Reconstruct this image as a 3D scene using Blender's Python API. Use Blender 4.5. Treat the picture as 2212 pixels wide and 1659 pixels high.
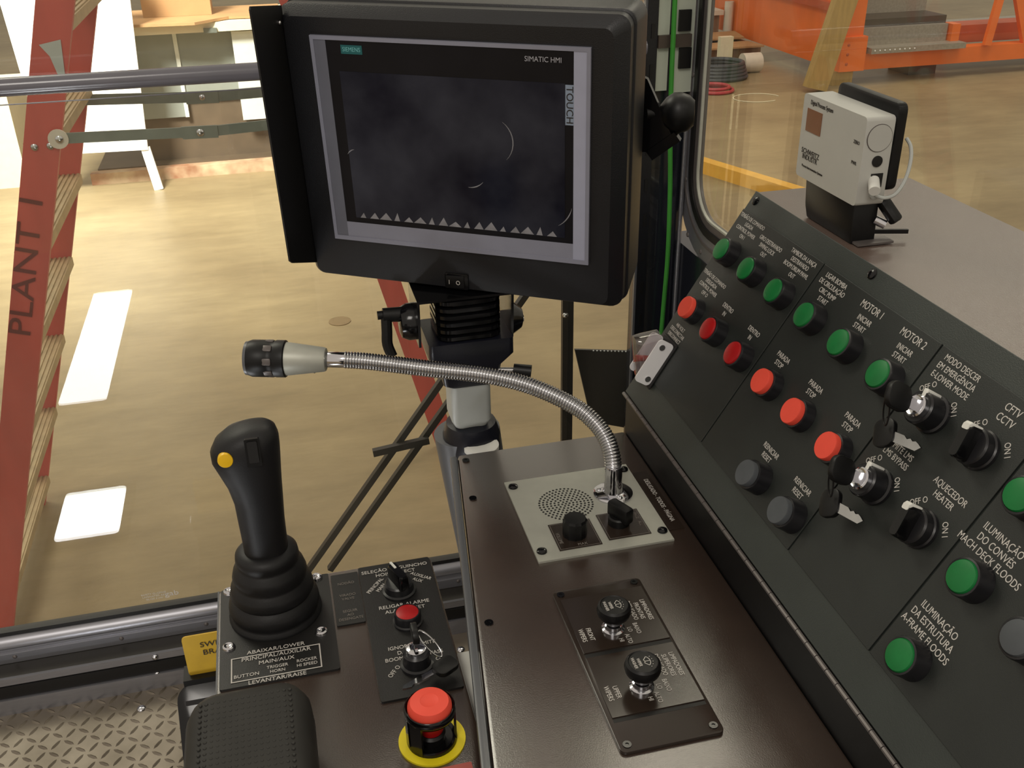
import bpy, bmesh, math, random
from mathutils import Vector, Matrix
random.seed(7)
for o in list(bpy.data.objects): bpy.data.objects.remove(o)
S = bpy.context.scene
C = S.collection

# ------------------------------------------------------------------ camera
CAM = Vector((0, 0, 1.2))
cam = bpy.data.cameras.new('camera'); co = bpy.data.objects.new('camera', cam); C.objects.link(co)
right = Vector((.971, -.239, -.018)).normalized()
fwd = Vector((.203, .860, -.468)).normalized()
right = (right - fwd * right.dot(fwd)).normalized()
up = right.cross(fwd)
co.matrix_world = Matrix(((right.x, up.x, -fwd.x, CAM.x), (right.y, up.y, -fwd.y, CAM.y), (right.z, up.z, -fwd.z, CAM.z), (0, 0, 0, 1)))
cam.sensor_fit = 'HORIZONTAL'; cam.sensor_width = 36.0; cam.lens = 2157 / 2212 * 36.0
cam.clip_start = .02; cam.clip_end = 200
S.camera = co

# ------------------------------------------------------------------ world, lamps, exposure
W = bpy.data.worlds.new('shop_air'); S.world = W; W.use_nodes = True
W.node_tree.nodes['Background'].inputs[0].default_value = (1.0, .89, .76, 1)
W.node_tree.nodes['Background'].inputs[1].default_value = .56
def area(name, loc, target, sx, sy, power, col):
    l = bpy.data.lights.new(name, 'AREA'); l.shape = 'RECTANGLE'; l.size = sx; l.size_y = sy; l.energy = power; l.color = col
    o = bpy.data.objects.new(name, l); C.objects.link(o); o.location = loc
    o.rotation_euler = (Vector(target) - Vector(loc)).to_track_quat('-Z', 'Y').to_euler()
    return o
spot = area('high_bay_lamp', (-2.6, 3.6, 5.2), (-1.3, 8.0, -.3), 1.6, 1.6, 230, (1.0, .97, .90))  # unseen light added to brighten the white board
spot.data.spread = math.radians(62)
area('high_bay_lamp', (-3.5, 7.0, 7.0), (-2.0, 5.5, -1.1), 3.0, 3.0, 260, (1.0, .93, .80))  # unseen overhead lights put in for the shop, stronger on the left
area('high_bay_lamp', (2.5, 6.0, 7.5), (1.5, 5.0, -1.1), 2.5, 2.5, 110, (1.0, .90, .74))
area('high_bay_lamp', (7.0, 8.0, 7.0), (7.0, 10.0, -1.1), 2.5, 2.5, 210, (1.0, .90, .76))
area('high_bay_lamp', (-2.0, -4.0, 6.0), (0.2, .6, .6), 2.0, 2.0, 120, (1.0, .94, .86))  # unseen light put in behind the cab, aimed at the consoles
vs = S.view_settings
vs.view_transform = 'Standard'; vs.look = 'None'; vs.exposure = 0.0; vs.gamma = 1.0; vs.use_curve_mapping = False

# ------------------------------------------------------------------ materials
def lin(c):
    return tuple(((v / 255) / 12.92 if v / 255 <= .04045 else ((v / 255 + .055) / 1.055) ** 2.4) for v in c)
def mat(name, rgb, rough=.5, metal=0.0, spec=.5, var=.12, vscale=20, bump=0.0, bscale=300, coat=0.0, coat_rough=.08, emit=None, rgb2=None, stretch=None):
    m = bpy.data.materials.new(name); m.use_nodes = True
    nt = m.node_tree; n = nt.nodes; L = nt.links; p = n['Principled BSDF']
    a = lin(rgb)
    b = lin(rgb2) if rgb2 else tuple(v * (1 - var) for v in a)
    tc = n.new('ShaderNodeTexCoord'); mp = n.new('ShaderNodeMapping')
    if stretch: mp.inputs['Scale'].default_value = stretch
    L.new(tc.outputs['Object'], mp.inputs[0])
    ns = n.new('ShaderNodeTexNoise'); ns.inputs['Scale'].default_value = vscale; ns.inputs['Detail'].default_value = 6
    L.new(mp.outputs[0], ns.inputs['Vector'])
    r = n.new('ShaderNodeValToRGB'); r.color_ramp.elements[0].position = .32; r.color_ramp.elements[1].position = .68
    r.color_ramp.elements[0].color = (*b, 1); r.color_ramp.elements[1].color = (*a, 1)
    L.new(ns.outputs['Fac'], r.inputs[0]); L.new(r.outputs[0], p.inputs['Base Color'])
    p.inputs['Roughness'].default_value = rough; p.inputs['Metallic'].default_value = metal
    p.inputs['Specular IOR Level'].default_value = spec
    if coat: p.inputs['Coat Weight'].default_value = coat; p.inputs['Coat Roughness'].default_value = coat_rough
    if bump:
        n2 = n.new('ShaderNodeTexNoise'); n2.inputs['Scale'].default_value = bscale; n2.inputs['Detail'].default_value = 3
        bp = n.new('ShaderNodeBump'); bp.inputs['Strength'].default_value = bump; bp.inputs['Distance'].default_value = .001
        L.new(tc.outputs['Object'], n2.inputs['Vector']); L.new(n2.outputs['Fac'], bp.inputs['Height']); L.new(bp.outputs[0], p.inputs['Normal'])
    if emit:
        p.inputs['Emission Color'].default_value = (*emit[0], 1); p.inputs['Emission Strength'].default_value = emit[1]
    return m
def glass_mat(name, tint=(1, 1, 1), dust=.02, rough=.0, f0=.04, dustcol=(1, .95, .85)):
    m = bpy.data.materials.new(name); m.use_nodes = True
    nt = m.node_tree; n = nt.nodes; L = nt.links; n.clear()
    out = n.new('ShaderNodeOutputMaterial')
    tr = n.new('ShaderNodeBsdfTransparent'); tr.inputs[0].default_value = (*tint, 1)
    gl = n.new('ShaderNodeBsdfGlossy'); gl.inputs['Roughness'].default_value = rough
    df = n.new('ShaderNodeBsdfTranslucent'); df.inputs[0].default_value = (*dustcol, 1)
    lw = n.new('ShaderNodeLayerWeight'); lw.inputs['Blend'].default_value = .5
    pw = n.new('ShaderNodeMath'); pw.operation = 'POWER'; pw.inputs[1].default_value = 5; L.new(lw.outputs['Facing'], pw.inputs[0])
    ma = n.new('ShaderNodeMath'); ma.operation = 'MULTIPLY_ADD'; ma.inputs[1].default_value = 1 - f0; ma.inputs[2].default_value = f0; L.new(pw.outputs[0], ma.inputs[0])
    tc = n.new('ShaderNodeTexCoord'); ns = n.new('ShaderNodeTexNoise'); ns.inputs['Scale'].default_value = 3.5; ns.inputs['Detail'].default_value = 8
    L.new(tc.outputs['Object'], ns.inputs['Vector'])
    dm = n.new('ShaderNodeMath'); dm.operation = 'MULTIPLY'; dm.inputs[1].default_value = dust * 2; L.new(ns.outputs['Fac'], dm.inputs[0])
    m1 = n.new('ShaderNodeMixShader'); L.new(dm.outputs[0], m1.inputs[0]); L.new(tr.outputs[0], m1.inputs[1]); L.new(df.outputs[0], m1.inputs[2])
    m2 = n.new('ShaderNodeMixShader'); L.new(ma.outputs[0], m2.inputs[0]); L.new(m1.outputs[0], m2.inputs[1]); L.new(gl.outputs[0], m2.inputs[2])
    L.new(m2.outputs[0], out.inputs[0])
    return m

M = {}
M['console'] = mat('black_powder_coat', (62, 48, 40), .26, spec=1.0, bump=.2, bscale=900, var=.2, coat=1.0, coat_rough=.22)
M['panel'] = mat('charcoal_panel_plastic', (50, 56, 53), .42, spec=.55, bump=.2, bscale=1100, var=.2)
M['panel_top'] = mat('brown_black_enamel', (98, 82, 74), .34, spec=1.0, bump=.2, bscale=900, var=.12)
M['legend'] = mat('engraved_legend_plastic', (38, 42, 40), .38, spec=.5, bump=.15, bscale=1400, var=.2)
M['legend_dark'] = mat('black_legend_plastic', (25, 24, 24), .4, spec=.5, bump=.15, bscale=1400, var=.2)
M['legend_gloss'] = mat('gloss_legend_plastic', (48, 39, 33), .20, spec=.6, var=.15)
M['black'] = mat('black_plastic', (15, 15, 16), .42, spec=.35, var=.25, vscale=60)
M['black_gloss'] = mat('gloss_black_plastic', (12, 12, 14), .15, spec=.45, var=.2, vscale=40)
M['rubber'] = mat('black_rubber', (20, 20, 22), .5, spec=.4, var=.3, vscale=30, bump=.1, bscale=600)
M['monitor'] = mat('black_textured_enamel', (24, 25, 29), .38, spec=.5, bump=.25, bscale=900, var=.2)
M['navy'] = mat('navy_black_enamel', (24, 26, 36), .3, spec=.5, bump=.1, bscale=700, var=.2)
M['pad'] = mat('perforated_black_vinyl', (44, 43, 41), .6, spec=.3, var=.2, vscale=40)
M['white_text'] = mat('white_print', (206, 202, 196), .6, spec=.2, var=.06, vscale=300)
M['text_dim'] = mat('worn_white_print', (128, 122, 116), .6, spec=.2, var=.15, vscale=300)
M['chrome'] = mat('chrome', (215, 215, 220), .10, metal=1, var=.04)
M['steel'] = mat('satin_steel', (205, 205, 207), .2, metal=1, var=.1, vscale=60)
M['alu'] = mat('anodised_aluminium', (160, 160, 166), .36, metal=.75, var=.08, vscale=30, stretch=(1, 8, 8))
M['bright_alu'] = mat('bright_aluminium_bracket', (250, 250, 252), .3, metal=.1, var=.04)
M['plate'] = mat('brushed_silver_plate', (186, 187, 176), .45, metal=.35, var=.06, vscale=90)
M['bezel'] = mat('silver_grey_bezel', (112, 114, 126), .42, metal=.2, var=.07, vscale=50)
M['bezel_light'] = mat('pale_silver_bezel', (178, 182, 204), .4, metal=.2, var=.05, vscale=50)  # bezel silver made paler for the light on the right strip
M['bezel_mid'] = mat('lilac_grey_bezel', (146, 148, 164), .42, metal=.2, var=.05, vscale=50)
M['glass_black'] = mat('black_front_film', (24, 24, 29), .3, spec=.25, var=.2, vscale=30)
M['lcd'] = mat('dark_smudged_screen', (18, 20, 34), .14, spec=.22, var=.1, vscale=11, rgb2=(58, 60, 70))
M['film'] = mat('clear_film_edge', (150, 150, 156), .25, spec=.6, var=.3, vscale=80)  # opaque grey for drawn film reflections and bubbles
M['teal'] = mat('teal_badge', (26, 96, 98), .5, var=.1)
M['teal_text'] = mat('pale_teal_print', (116, 186, 186), .5, var=.05)
M['grey_text'] = mat('grey_print', (172, 172, 180), .5, var=.05)
M['touch_strip'] = mat('blue_grey_strip', (140, 154, 174), .5, var=.06)
M['green_cap'] = mat('green_lens', (16, 118, 56), .42, spec=.4, var=.18, vscale=70)
M['red_cap'] = mat('orange_red_cap', (240, 84, 66), .5, spec=.3, var=.06, vscale=60)
M['dark_red'] = mat('deep_red_lens', (176, 18, 22), .4, spec=.35, var=.18, vscale=70)
M['grey_cap'] = mat('slate_grey_cap', (82, 86, 90), .5, spec=.3, var=.12, vscale=60)
M['bezel_ring'] = mat('dark_bezel_ring', (30, 30, 33), .3, spec=.5, var=.2)
M['yellow'] = mat('yellow_plastic', (236, 216, 20), .5, var=.08, vscale=40)
M['button_yellow'] = mat('yellow_button', (238, 190, 20), .35, var=.08, vscale=60)
M['tag_yellow'] = mat('yellow_placard', (196, 158, 40), .5, var=.1, vscale=40)
M['dark_text'] = mat('black_print', (40, 34, 30), .6, var=.1)
M['marker_text'] = mat('marker_pen', (112, 44, 42), .6, var=.2)
M['label_red'] = mat('dull_red_label', (186, 96, 88), .6, var=.1)
M['white_plastic'] = mat('white_plastic', (222, 222, 216), .5, var=.05, vscale=40)
M['grey_white'] = mat('pale_grey_enamel', (188, 192, 188), .4, var=.06, vscale=20)
M['stand_grey'] = mat('slate_grey_enamel', (92, 94, 98), .35, var=.12, vscale=15)
M['device'] = mat('pale_grey_case', (188, 188, 182), .5, var=.05, vscale=25)
M['device_lens'] = mat('amber_lens', (132, 92, 70), .25, var=.15, vscale=40)
M['tread'] = mat('aluminium_tread_plate', (136, 127, 114), .45, metal=.45, var=.16, vscale=12, rgb2=(112, 103, 90))
M['sill_dark'] = mat('dark_sill_rubber', (44, 41, 36), .5, var=.2, vscale=20)
M['gasket'] = mat('black_gasket', (16, 15, 15), .5, var=.2)
M['frame_brown'] = mat('grey_brown_frame', (104, 98, 96), .4, metal=.3, var=.1)
M['pillar'] = mat('gloss_dark_pillar_paint', (34, 36, 44), .18, spec=.6, var=.2, vscale=8)
M['pillar_panel'] = mat('pale_green_panel', (190, 196, 180), .4, var=.12, vscale=8)
M['wire_green'] = mat('green_wire', (62, 150, 52), .45, var=.15, vscale=30)
M['pipe'] = mat('grey_painted_pipe', (110, 108, 116), .2, spec=.7, var=.08, vscale=20)
M['clear'] = glass_mat('clear_plastic', (.78, .74, .77), .14, .03, .12)
M['glass'] = glass_mat('window_glass', (.97, .985, .96), .012, 0.0, .04)
# shop
M['ladder_red'] = mat('red_fibreglass', (204, 90, 80), .5, var=.18, vscale=14, stretch=(1, 1, .2))
M['ladder_step'] = mat('ribbed_aluminium_step', (190, 168, 130), .45, metal=.3, var=.2, vscale=20)
M['spreader'] = mat('zinc_spreader_bar', (126, 132, 122), .4, metal=.4, var=.15, vscale=20)
M['white_board'] = mat('gloss_white_board', (246, 246, 242), .4, var=.03)
M['bench_top'] = mat('cream_bench_top', (232, 222, 192), .5, var=.06)
M['bench_panel'] = mat('grey_green_panel', (140, 144, 136), .45, var=.1, vscale=5)
M['bench_white'] = mat('white_cabinet_side', (214, 216, 206), .5, var=.05)
M['shadow_wood'] = mat('dark_stained_wood', (96, 80, 62), .6, var=.2, vscale=8)  # brown darkened for the shade under the bench
M['pallet'] = mat('worn_pallet_wood', (150, 104, 76), .7, var=.3, vscale=6, rgb2=(206, 184, 150))
M['cardboard'] = mat('brown_cardboard', (186, 144, 98), .75, var=.15, vscale=6)
M['cardboard_dark'] = mat('dull_cardboard', (138, 104, 80), .75, var=.15, vscale=6)
M['orange'] = mat('orange_machine_paint', (250, 122, 46), .4, var=.12, vscale=4)
M['orange_dark'] = mat('dull_orange_paint', (196, 88, 48), .5, var=.15, vscale=6)
M['timber'] = mat('pale_timber', (184, 152, 90), .7, var=.2, vscale=5, stretch=(6, 6, 1))
M['galv'] = mat('galvanised_grating', (168, 160, 148), .5, metal=.3, var=.2, vscale=40, bump=.3, bscale=80)
M['dark_steel'] = mat('dark_steel', (84, 74, 66), .5, metal=.3, var=.2, vscale=8)
M['yellow_rail'] = mat('yellow_painted_rail', (232, 176, 70), .5, var=.15, vscale=6)
M['cable_black'] = mat('black_cable', (66, 68, 74), .45, var=.15)
M['red_cable'] = mat('red_cable', (180, 60, 66), .5, var=.1)
M['tape_white'] = mat('white_tape', (222, 212, 196), .6, var=.08)
M['stain'] = mat('oil_stain', (126, 104, 72), .6, var=.2)
M['wiper'] = mat('black_wiper_steel', (34, 30, 26), .45, var=.2)

# ------------------------------------------------------------------ mesh helpers
class B:
    def __init__(s, Mx=None): s.bm = bmesh.new(); s.M = Mx or Matrix()
    def _v(s, p): return s.bm.verts.new(s.M @ Vector(p))
    def box(s, x0, x1, y0, y1, z0, z1, bev=0, seg=2):
        v = [s._v(p) for p in ((x0, y0, z0), (x1, y0, z0), (x1, y1, z0), (x0, y1, z0), (x0, y0, z1), (x1, y0, z1), (x1, y1, z1), (x0, y1, z1))]
        f = [s.bm.faces.new([v[i] for i in q]) for q in ((3, 2, 1, 0), (4, 5, 6, 7), (0, 1, 5, 4), (1, 2, 6, 5), (2, 3, 7, 6), (3, 0, 4, 7))]
        if bev:
            ed = list({e for q in f for e in q.edges})
            bmesh.ops.bevel(s.bm, geom=ed, offset=bev, segments=seg, profile=.5, affect='EDGES')
        return s
    def bar(s, p0, p1, w, h, upv=(0, 0, 1), bev=0):
        p0 = Vector(p0); p1 = Vector(p1); d = p1 - p0; l = d.length; d.normalize()
        u = Vector(upv); sd = d.cross(u).normalized(); u = sd.cross(d)
        old = s.M
        s.M = old @ Matrix(((sd.x, d.x, u.x, p0.x), (sd.y, d.y, u.y, p0.y), (sd.z, d.z, u.z, p0.z), (0, 0, 0, 1)))
        s.box(-w / 2, w / 2, 0, l, -h / 2, h / 2, bev); s.M = old
        return s
    def rings(s, rings, cap0=True, cap1=True, closed=False):
        vs = [[s._v(p) for p in r] for r in rings]
        n = len(vs[0]); k = len(vs)
        for i in range(k if closed else k - 1):
            a = vs[i]; b = vs[(i + 1) % k]
            for j in range(n):
                try: s.bm.faces.new((a[j], a[(j + 1) % n], b[(j + 1) % n], b[j]))
                except ValueError: pass
        if not closed:
            if cap0: s.bm.faces.new(vs[0][::-1])
            if cap1: s.bm.faces.new(vs[-1])
        return s
    def lathe(s, prof, seg=24, o=(0, 0, 0), cap0=True, cap1=True):
        return s.rings([[(o[0] + r * math.cos(2 * math.pi * j / seg), o[1] + r * math.sin(2 * math.pi * j / seg), o[2] + z) for j in range(seg)] for r, z in prof], cap0, cap1)
    def cyl(s, p0, p1, r0, r1=None, seg=16):
        r1 = r0 if r1 is None else r1
        p0 = Vector(p0); p1 = Vector(p1); q = (p1 - p0).to_track_quat('Z', 'Y')
        def ring(p, r): return [p + q @ Vector((r * math.cos(2 * math.pi * j / seg), r * math.sin(2 * math.pi * j / seg), 0)) for j in range(seg)]
        return s.rings([ring(p0, r0), ring(p1, r1)])
    def tube(s, pts, r, seg=10, closed=False):
        pts = [Vector(p) for p in pts]; n = len(pts); rr = []
        prev = None
        for i, p in enumerate(pts):
            if closed: d = pts[(i + 1) % n] - pts[i - 1]
            else: d = pts[min(i + 1, n - 1)] - pts[max(i - 1, 0)]
            d.normalize()
            if prev is None:
                a = Vector((0, 0, 1)) if abs(d.z) < .9 else Vector((1, 0, 0))
                u = d.cross(a).normalized()
            else: u = (prev - d * prev.dot(d)).normalized()
            prev = u; w = d.cross(u)
            ri = r(i / max(n - 1, 1)) if callable(r) else r
            rr.append([p + u * ri * math.cos(2 * math.pi * j / seg) + w * ri * math.sin(2 * math.pi * j / seg) for j in range(seg)])
        return s.rings(rr, closed=closed)
    def prism(s, poly, z0, z1, bev=0):
        a = [s._v((x, y, z0)) for x, y in poly]; b = [s._v((x, y, z1)) for x, y in poly]; n = len(poly)
        f = [s.bm.faces.new(a[::-1]), s.bm.faces.new(b)] + [s.bm.faces.new((a[i], a[(i + 1) % n], b[(i + 1) % n], b[i])) for i in range(n)]
        bmesh.ops.recalc_face_normals(s.bm, faces=f)
        if bev:
            bmesh.ops.bevel(s.bm, geom=list({e for q in f for e in q.edges}), offset=bev, segments=2, profile=.5, affect='EDGES')
        return s
    def sphere(s, c, r, sx=1, sy=1, sz=1, seg=16, ringn=10):
        prof = [(r * math.sin(math.pi * i / ringn), -r * math.cos(math.pi * i / ringn)) for i in range(1, ringn)]
        return s.rings([[(c[0] + sx * q * math.cos(2 * math.pi * j / seg), c[1] + sy * q * math.sin(2 * math.pi * j / seg), c[2] + sz * z) for j in range(seg)] for q, z in prof])
    def make(s, name, m, parent=None, smooth=35, label=None):
        bmesh.ops.recalc_face_normals(s.bm, faces=s.bm.faces)
        me = bpy.data.meshes.new(name); s.bm.to_mesh(me); s.bm.free()
        me.materials.append(M[m])
        if smooth:
            me.shade_smooth(); me.set_sharp_from_angle(angle=math.radians(smooth))
        o = bpy.data.objects.new(name, me); C.objects.link(o)
        if parent: o.parent = parent
        if label: o['label'] = label
        return o
def rrect(x0, x1, y0, y1, r, n=5):
    pts = []
    for cx, cy, a0 in ((x1 - r, y1 - r, 0), (x0 + r, y1 - r, 90), (x0 + r, y0 + r, 180), (x1 - r, y0 + r, 270)):
        for i in range(n + 1):
            a = math.radians(a0 + 90 * i / n); pts.append((cx + r * math.cos(a), cy + r * math.sin(a)))
    return pts
def smooth_path(pts, k=8):
    pts = [Vector(p) for p in pts]; out = []
    for i in range(len(pts) - 1):
        p0 = pts[max(i - 1, 0)]; p1 = pts[i]; p2 = pts[i + 1]; p3 = pts[min(i + 2, len(pts) - 1)]
        for j in range(k):
            t = j / k
            out.append(.5 * ((2 * p1) + (-p0 + p2) * t + (2 * p0 - 5 * p1 + 4 * p2 - p3) * t * t + (-p0 + 3 * p1 - 3 * p2 + p3) * t ** 3))
    out.append(pts[-1]); return out
def thing(name, label, cat, mx=None, group=None):
    o = bpy.data.objects.new(name, None); C.objects.link(o)
    if mx is not None: o.matrix_world = mx if isinstance(mx, Matrix) else Matrix.Translation(mx)
    o.empty_display_size = .02
    o['label'] = label; o['category'] = cat
    if group: o['group'] = group
    return o
def tag(o, label, cat, group=None):
    o['label'] = label; o['category'] = cat
    if group: o['group'] = group
    return o
def struct(o, label=None):
    o['kind'] = 'structure'
    if label: o['label'] = label
    return o
class Txt:
    """lettering in a local frame: one printed mesh per block of text"""
    def __init__(s): s.parts = []; s.bm = bmesh.new()
    def add(s, text, x, y, z, size, rot=0, sx=.86, align='CENTER', lead=1.12, extrude=.00012):
        cu = bpy.data.curves.new('t', 'FONT'); cu.body = text; cu.size = size; cu.align_x = align; cu.align_y = 'CENTER'
        cu.space_line = lead; cu.extrude = extrude; cu.resolution_u = 3
        ob = bpy.data.objects.new('t', cu)
        me = bpy.data.meshes.new_from_object(ob)
        me.transform(Matrix.Translation((x, y, z)) @ Matrix.Rotation(math.radians(rot), 4, 'Z') @ Matrix.Diagonal((sx, 1, 1, 1)))
        s.parts.append(me)
        bpy.data.objects.remove(ob); bpy.data.curves.remove(cu)
        return s
    def rect(s, x0, x1, y0, y1, z, w=.0006, h=.0002):
        v = [[s.bm.verts.new(p) for p in ((a, c, z), (b, c, z), (b, d, z), (a, d, z))] for a, b, c, d in ((x0, x1, y0, y1), (x0 + w, x1 - w, y0 + w, y1 - w))]
        for k in range(4): s.bm.faces.new((v[0][k], v[0][(k + 1) % 4], v[1][(k + 1) % 4], v[1][k]))
        return s
    def make(s, m, parent, name='lettering', mx=None, bmname='printed_border'):
        out = []
        if len(s.bm.verts):
            me = bpy.data.meshes.new(bmname); s.bm.to_mesh(me); s.parts.append(me); me['b'] = 1
        s.bm.free()
        for me in s.parts:
            nm = bmname if me.get('b') else name
            me.name = nm; me.materials.clear(); me.materials.append(M[m])
            o = bpy.data.objects.new(nm, me); C.objects.link(o); o.parent = parent
            if mx is not None: o.matrix_local = mx
            out.append(o)
        return out

# ------------------------------------------------------------------ the setting: shop floor, cab floor, window frames, glass
ZS = -1.1
def floor_mat():
    m = mat('stained_concrete', (160, 143, 110), .46, spec=.35, var=.1, vscale=.9, rgb2=(136, 119, 90))
    nt = m.node_tree; n = nt.nodes; L = nt.links; p = n['Principled BSDF']
    ramp = [x for x in n if x.type == 'VALTORGB'][0]; tc = [x for x in n if x.type == 'TEX_COORD'][0]
    n2 = n.new('ShaderNodeTexNoise'); n2.inputs['Scale'].default_value = 5; n2.inputs['Detail'].default_value = 10; n2.inputs['Roughness'].default_value = .7
    mp = n.new('ShaderNodeMapping'); mp.inputs['Scale'].default_value = (.5, 1.6, 1); L.new(tc.outputs['Object'], mp.inputs[0]); L.new(mp.outputs[0], n2.inputs['Vector'])
    r2 = n.new('ShaderNodeValToRGB'); r2.color_ramp.elements[0].position = .35; r2.color_ramp.elements[1].position = .7
    r2.color_ramp.elements[0].color = (.80, .78, .74, 1); r2.color_ramp.elements[1].color = (1.06, 1.04, 1.0, 1); L.new(n2.outputs['Fac'], r2.inputs[0])
    mx = n.new('ShaderNodeMixRGB'); mx.blend_type = 'MULTIPLY'; mx.inputs[0].default_value = 1
    L.new(ramp.outputs[0], mx.inputs[1]); L.new(r2.outputs[0], mx.inputs[2]); L.new(mx.outputs[0], p.inputs['Base Color'])
    return m
M['concrete'] = floor_mat()
struct(B().box(-30, 40, -20, 45, ZS - .2, ZS).make('floor', 'concrete', smooth=0), 'tan stained concrete shop floor outside the cab windows')

ZC = -.27; YW = 1.70; XW = .75
fl = struct(B().box(-1.6, XW, -1.0, 1.636, ZC - .02, ZC).make('floor_cab', 'tread', smooth=0), 'aluminium tread plate floor of the cab')
b = B()
pit = .0235
for i in range(-30, 6):
    for j in range(0, 34):
        x = i * pit; y = 1.615 - j * pit
        if x > .05 or y < .85: continue
        a = math.radians(45 if (i + j) % 2 else -45) + math.radians(9)
        ca, sa = math.cos(a), math.sin(a); l, w, hh = .0125, .0042, .0026
        P = [(l, 0), (l * .45, w * .8), (-l * .45, w * .8), (-l, 0), (-l * .45, -w * .8), (l * .45, -w * .8)]
        T = [(l * .8, 0), (0, w * .35), (-l * .8, 0), (0, -w * .35)]
        lo = [b.bm.verts.new((x + px * ca - py * sa, y + px * sa + py * ca, ZC)) for px, py in P]
        t0 = b.bm.verts.new((x + l * .62 * ca, y + l * .62 * sa, ZC + hh)); t1 = b.bm.verts.new((x - l * .62 * ca, y - l * .62 * sa, ZC + hh))
        for q in ((lo[0], lo[1], t0), (lo[1], lo[2], t1, t0), (lo[2], lo[3], t1), (lo[3], lo[4], t1), (lo[4], lo[5], t0, t1), (lo[5], lo[0], t0)):
            b.bm.faces.new(q)
lug = b.make('tread_lugs', 'tread', fl, smooth=50); lug['kind'] = 'stuff'
for x, y in ((-.39, 1.575), (-1.0, 1.575), (.25, 1.575)):
    B().sphere((x, y, ZC), .009, sz=.6).make('rivet', 'chrome', fl)

# front wall below the glass: rounded aluminium frame, dark rubber ledge, kick strip
def sill(name, m, poly, x0=-1.6, x1=XW + .02):
    Mx = Matrix(((0, 0, 1, 0), (1, 0, 0, 0), (0, 1, 0, 0), (0, 0, 0, 1)))   # poly (y,z) extruded along X
    return B(Mx).prism(poly, x0, x1)
wall = struct(sill('wall_front', 'alu', [(1.705, -.132), (1.694, -.134), (1.684, -.142), (1.681, -.152), (1.684, -.160), (1.688, -.163), (1.688, -.168), (1.684, -.170), (1.684, -.192), (1.72, -.192), (1.72, -.132)]).make('wall_front', 'alu', smooth=40), 'aluminium sill frame under the front window')
sill('ledge', 'sill_dark', [(1.72, -.193), (1.640, -.193), (1.640, -.20), (1.72, -.20)]).make('ledge', 'sill_dark', wall, smooth=0)
sill('kick_rail', 'frame_brown', [(1.648, -.194), (1.634, -.189), (1.634, -.205), (1.637, -.206), (1.637, -.236), (1.628, -.237), (1.624, -.270), (1.72, -.270), (1.72, -.2), (1.648, -.2)]).make('kick_rail', 'alu', wall, smooth=0)
sill('kick_strip', 'gasket', [(1.6365, -.207), (1.632, -.208), (1.632, -.234), (1.6365, -.235)], -.68, .7).make('kick_strip', 'gasket', wall, smooth=0)
sill('gasket', 'gasket', [(1.712, -.132), (1.694, -.132), (1.694, -.124), (1.712, -.124)]).make('gasket', 'gasket', wall, smooth=0)
for x in (-.62, -.42, -.255, -.19, .10, .27, .42):
    B().sphere((x, 1.684, -.178), .0045, sy=.6).make('screw', 'frame_brown', wall)
for x, z in ((-.355, -.197), (-.358, -.240), (-.75, -.197), (.20, -.197), (.21, -.228), (.205, -.250)):
    B().sphere((x, 1.632, z), .006, sy=.7).make('screw', 'chrome', wall)
# glass panes
g1 = struct(B().box(-1.6, XW - .06, 1.700, 1.706, -.13, 2.2).make('window_1', 'glass', smooth=0), 'front window glass of the cab')
t = Txt(); t.add('gab', 0, 0, 0, .017, sx=1.2); t.add('SAFETY GLAZING\nLAMINATED AS2\nGLASS 6 mm', -.034, 0, 0, .0055, sx=1.1)
t.make('white_text', g1, mx=Matrix.Translation((-.31, 1.6992, -.098)) @ Matrix.Rotation(math.radians(90), 4, 'X'))
g2 = struct(B().box(XW, XW + .006, -.6, 1.66, .607, 2.2).make('window_2', 'glass', smooth=0), 'right side window glass of the cab')

# right side window frame with rounded lower corner (in the plane X = XW), pillar at the corner
def side_frame(name, m, off0, off1, x0, x1, parent=None, top=2.2):
    """band between two offsets from the opening edge; opening edge at Y=1.655, sill at z=.605, radius .06"""
    yE, zE, R = 1.655, .612, .075
    def path(o):
        pts = [(yE + o, top)]
        for i in range(9):
            a = math.radians(90 * i / 8)
            pts.append((yE - R + (R + o) * math.cos(a), zE + R - (R + o) * math.sin(a)))
        pts.append((-.6, zE - o)); return pts
    a = path(off0); c = path(off1)
    bb = B(); n = len(a)
    vs = [[bb.bm.verts.new((x, p[0], p[1])) for p in pl] for x in (x0, x1) for pl in (a, c)]
    for i in range(n - 1):
        for p, q in ((0, 1), (1, 3), (3, 2), (2, 0)):
            bb.bm.faces.new((vs[p][i], vs[p][i + 1], vs[q][i + 1], vs[q][i]))
    return bb.make(name, m, parent, smooth=40)
wr = struct(side_frame('wall_right', 'alu', .030, .082, XW - .008, XW - .001), 'aluminium frame of the right side window with rounded corner')
side_frame('frame_groove', 'frame_brown', .044, .050, XW - .010, XW - .007, wr)
side_frame('gasket', 'gasket', .016, .030, XW - .010, XW - .001, wr)
side_frame('inner_rim', 'frame_brown', .003, .016, XW - .006, XW + .007, wr)
side_frame('edge_trim', 'plate', -.0005, .003, XW - .006, XW - .001, wr)
for y, z in ((1.695, .85), (1.697, .66), (1.672, .56), (1.61, .548), (1.705, 1.05)):
    B().sphere((XW - .008, y, z), .005, sx=.5).make('screw', 'frame_brown', wr)
B().box(XW - .01, XW + .03, -.6, 1.76, ZC, .535).make('lower_panel', 'pillar', wr, smooth=0)

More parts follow.
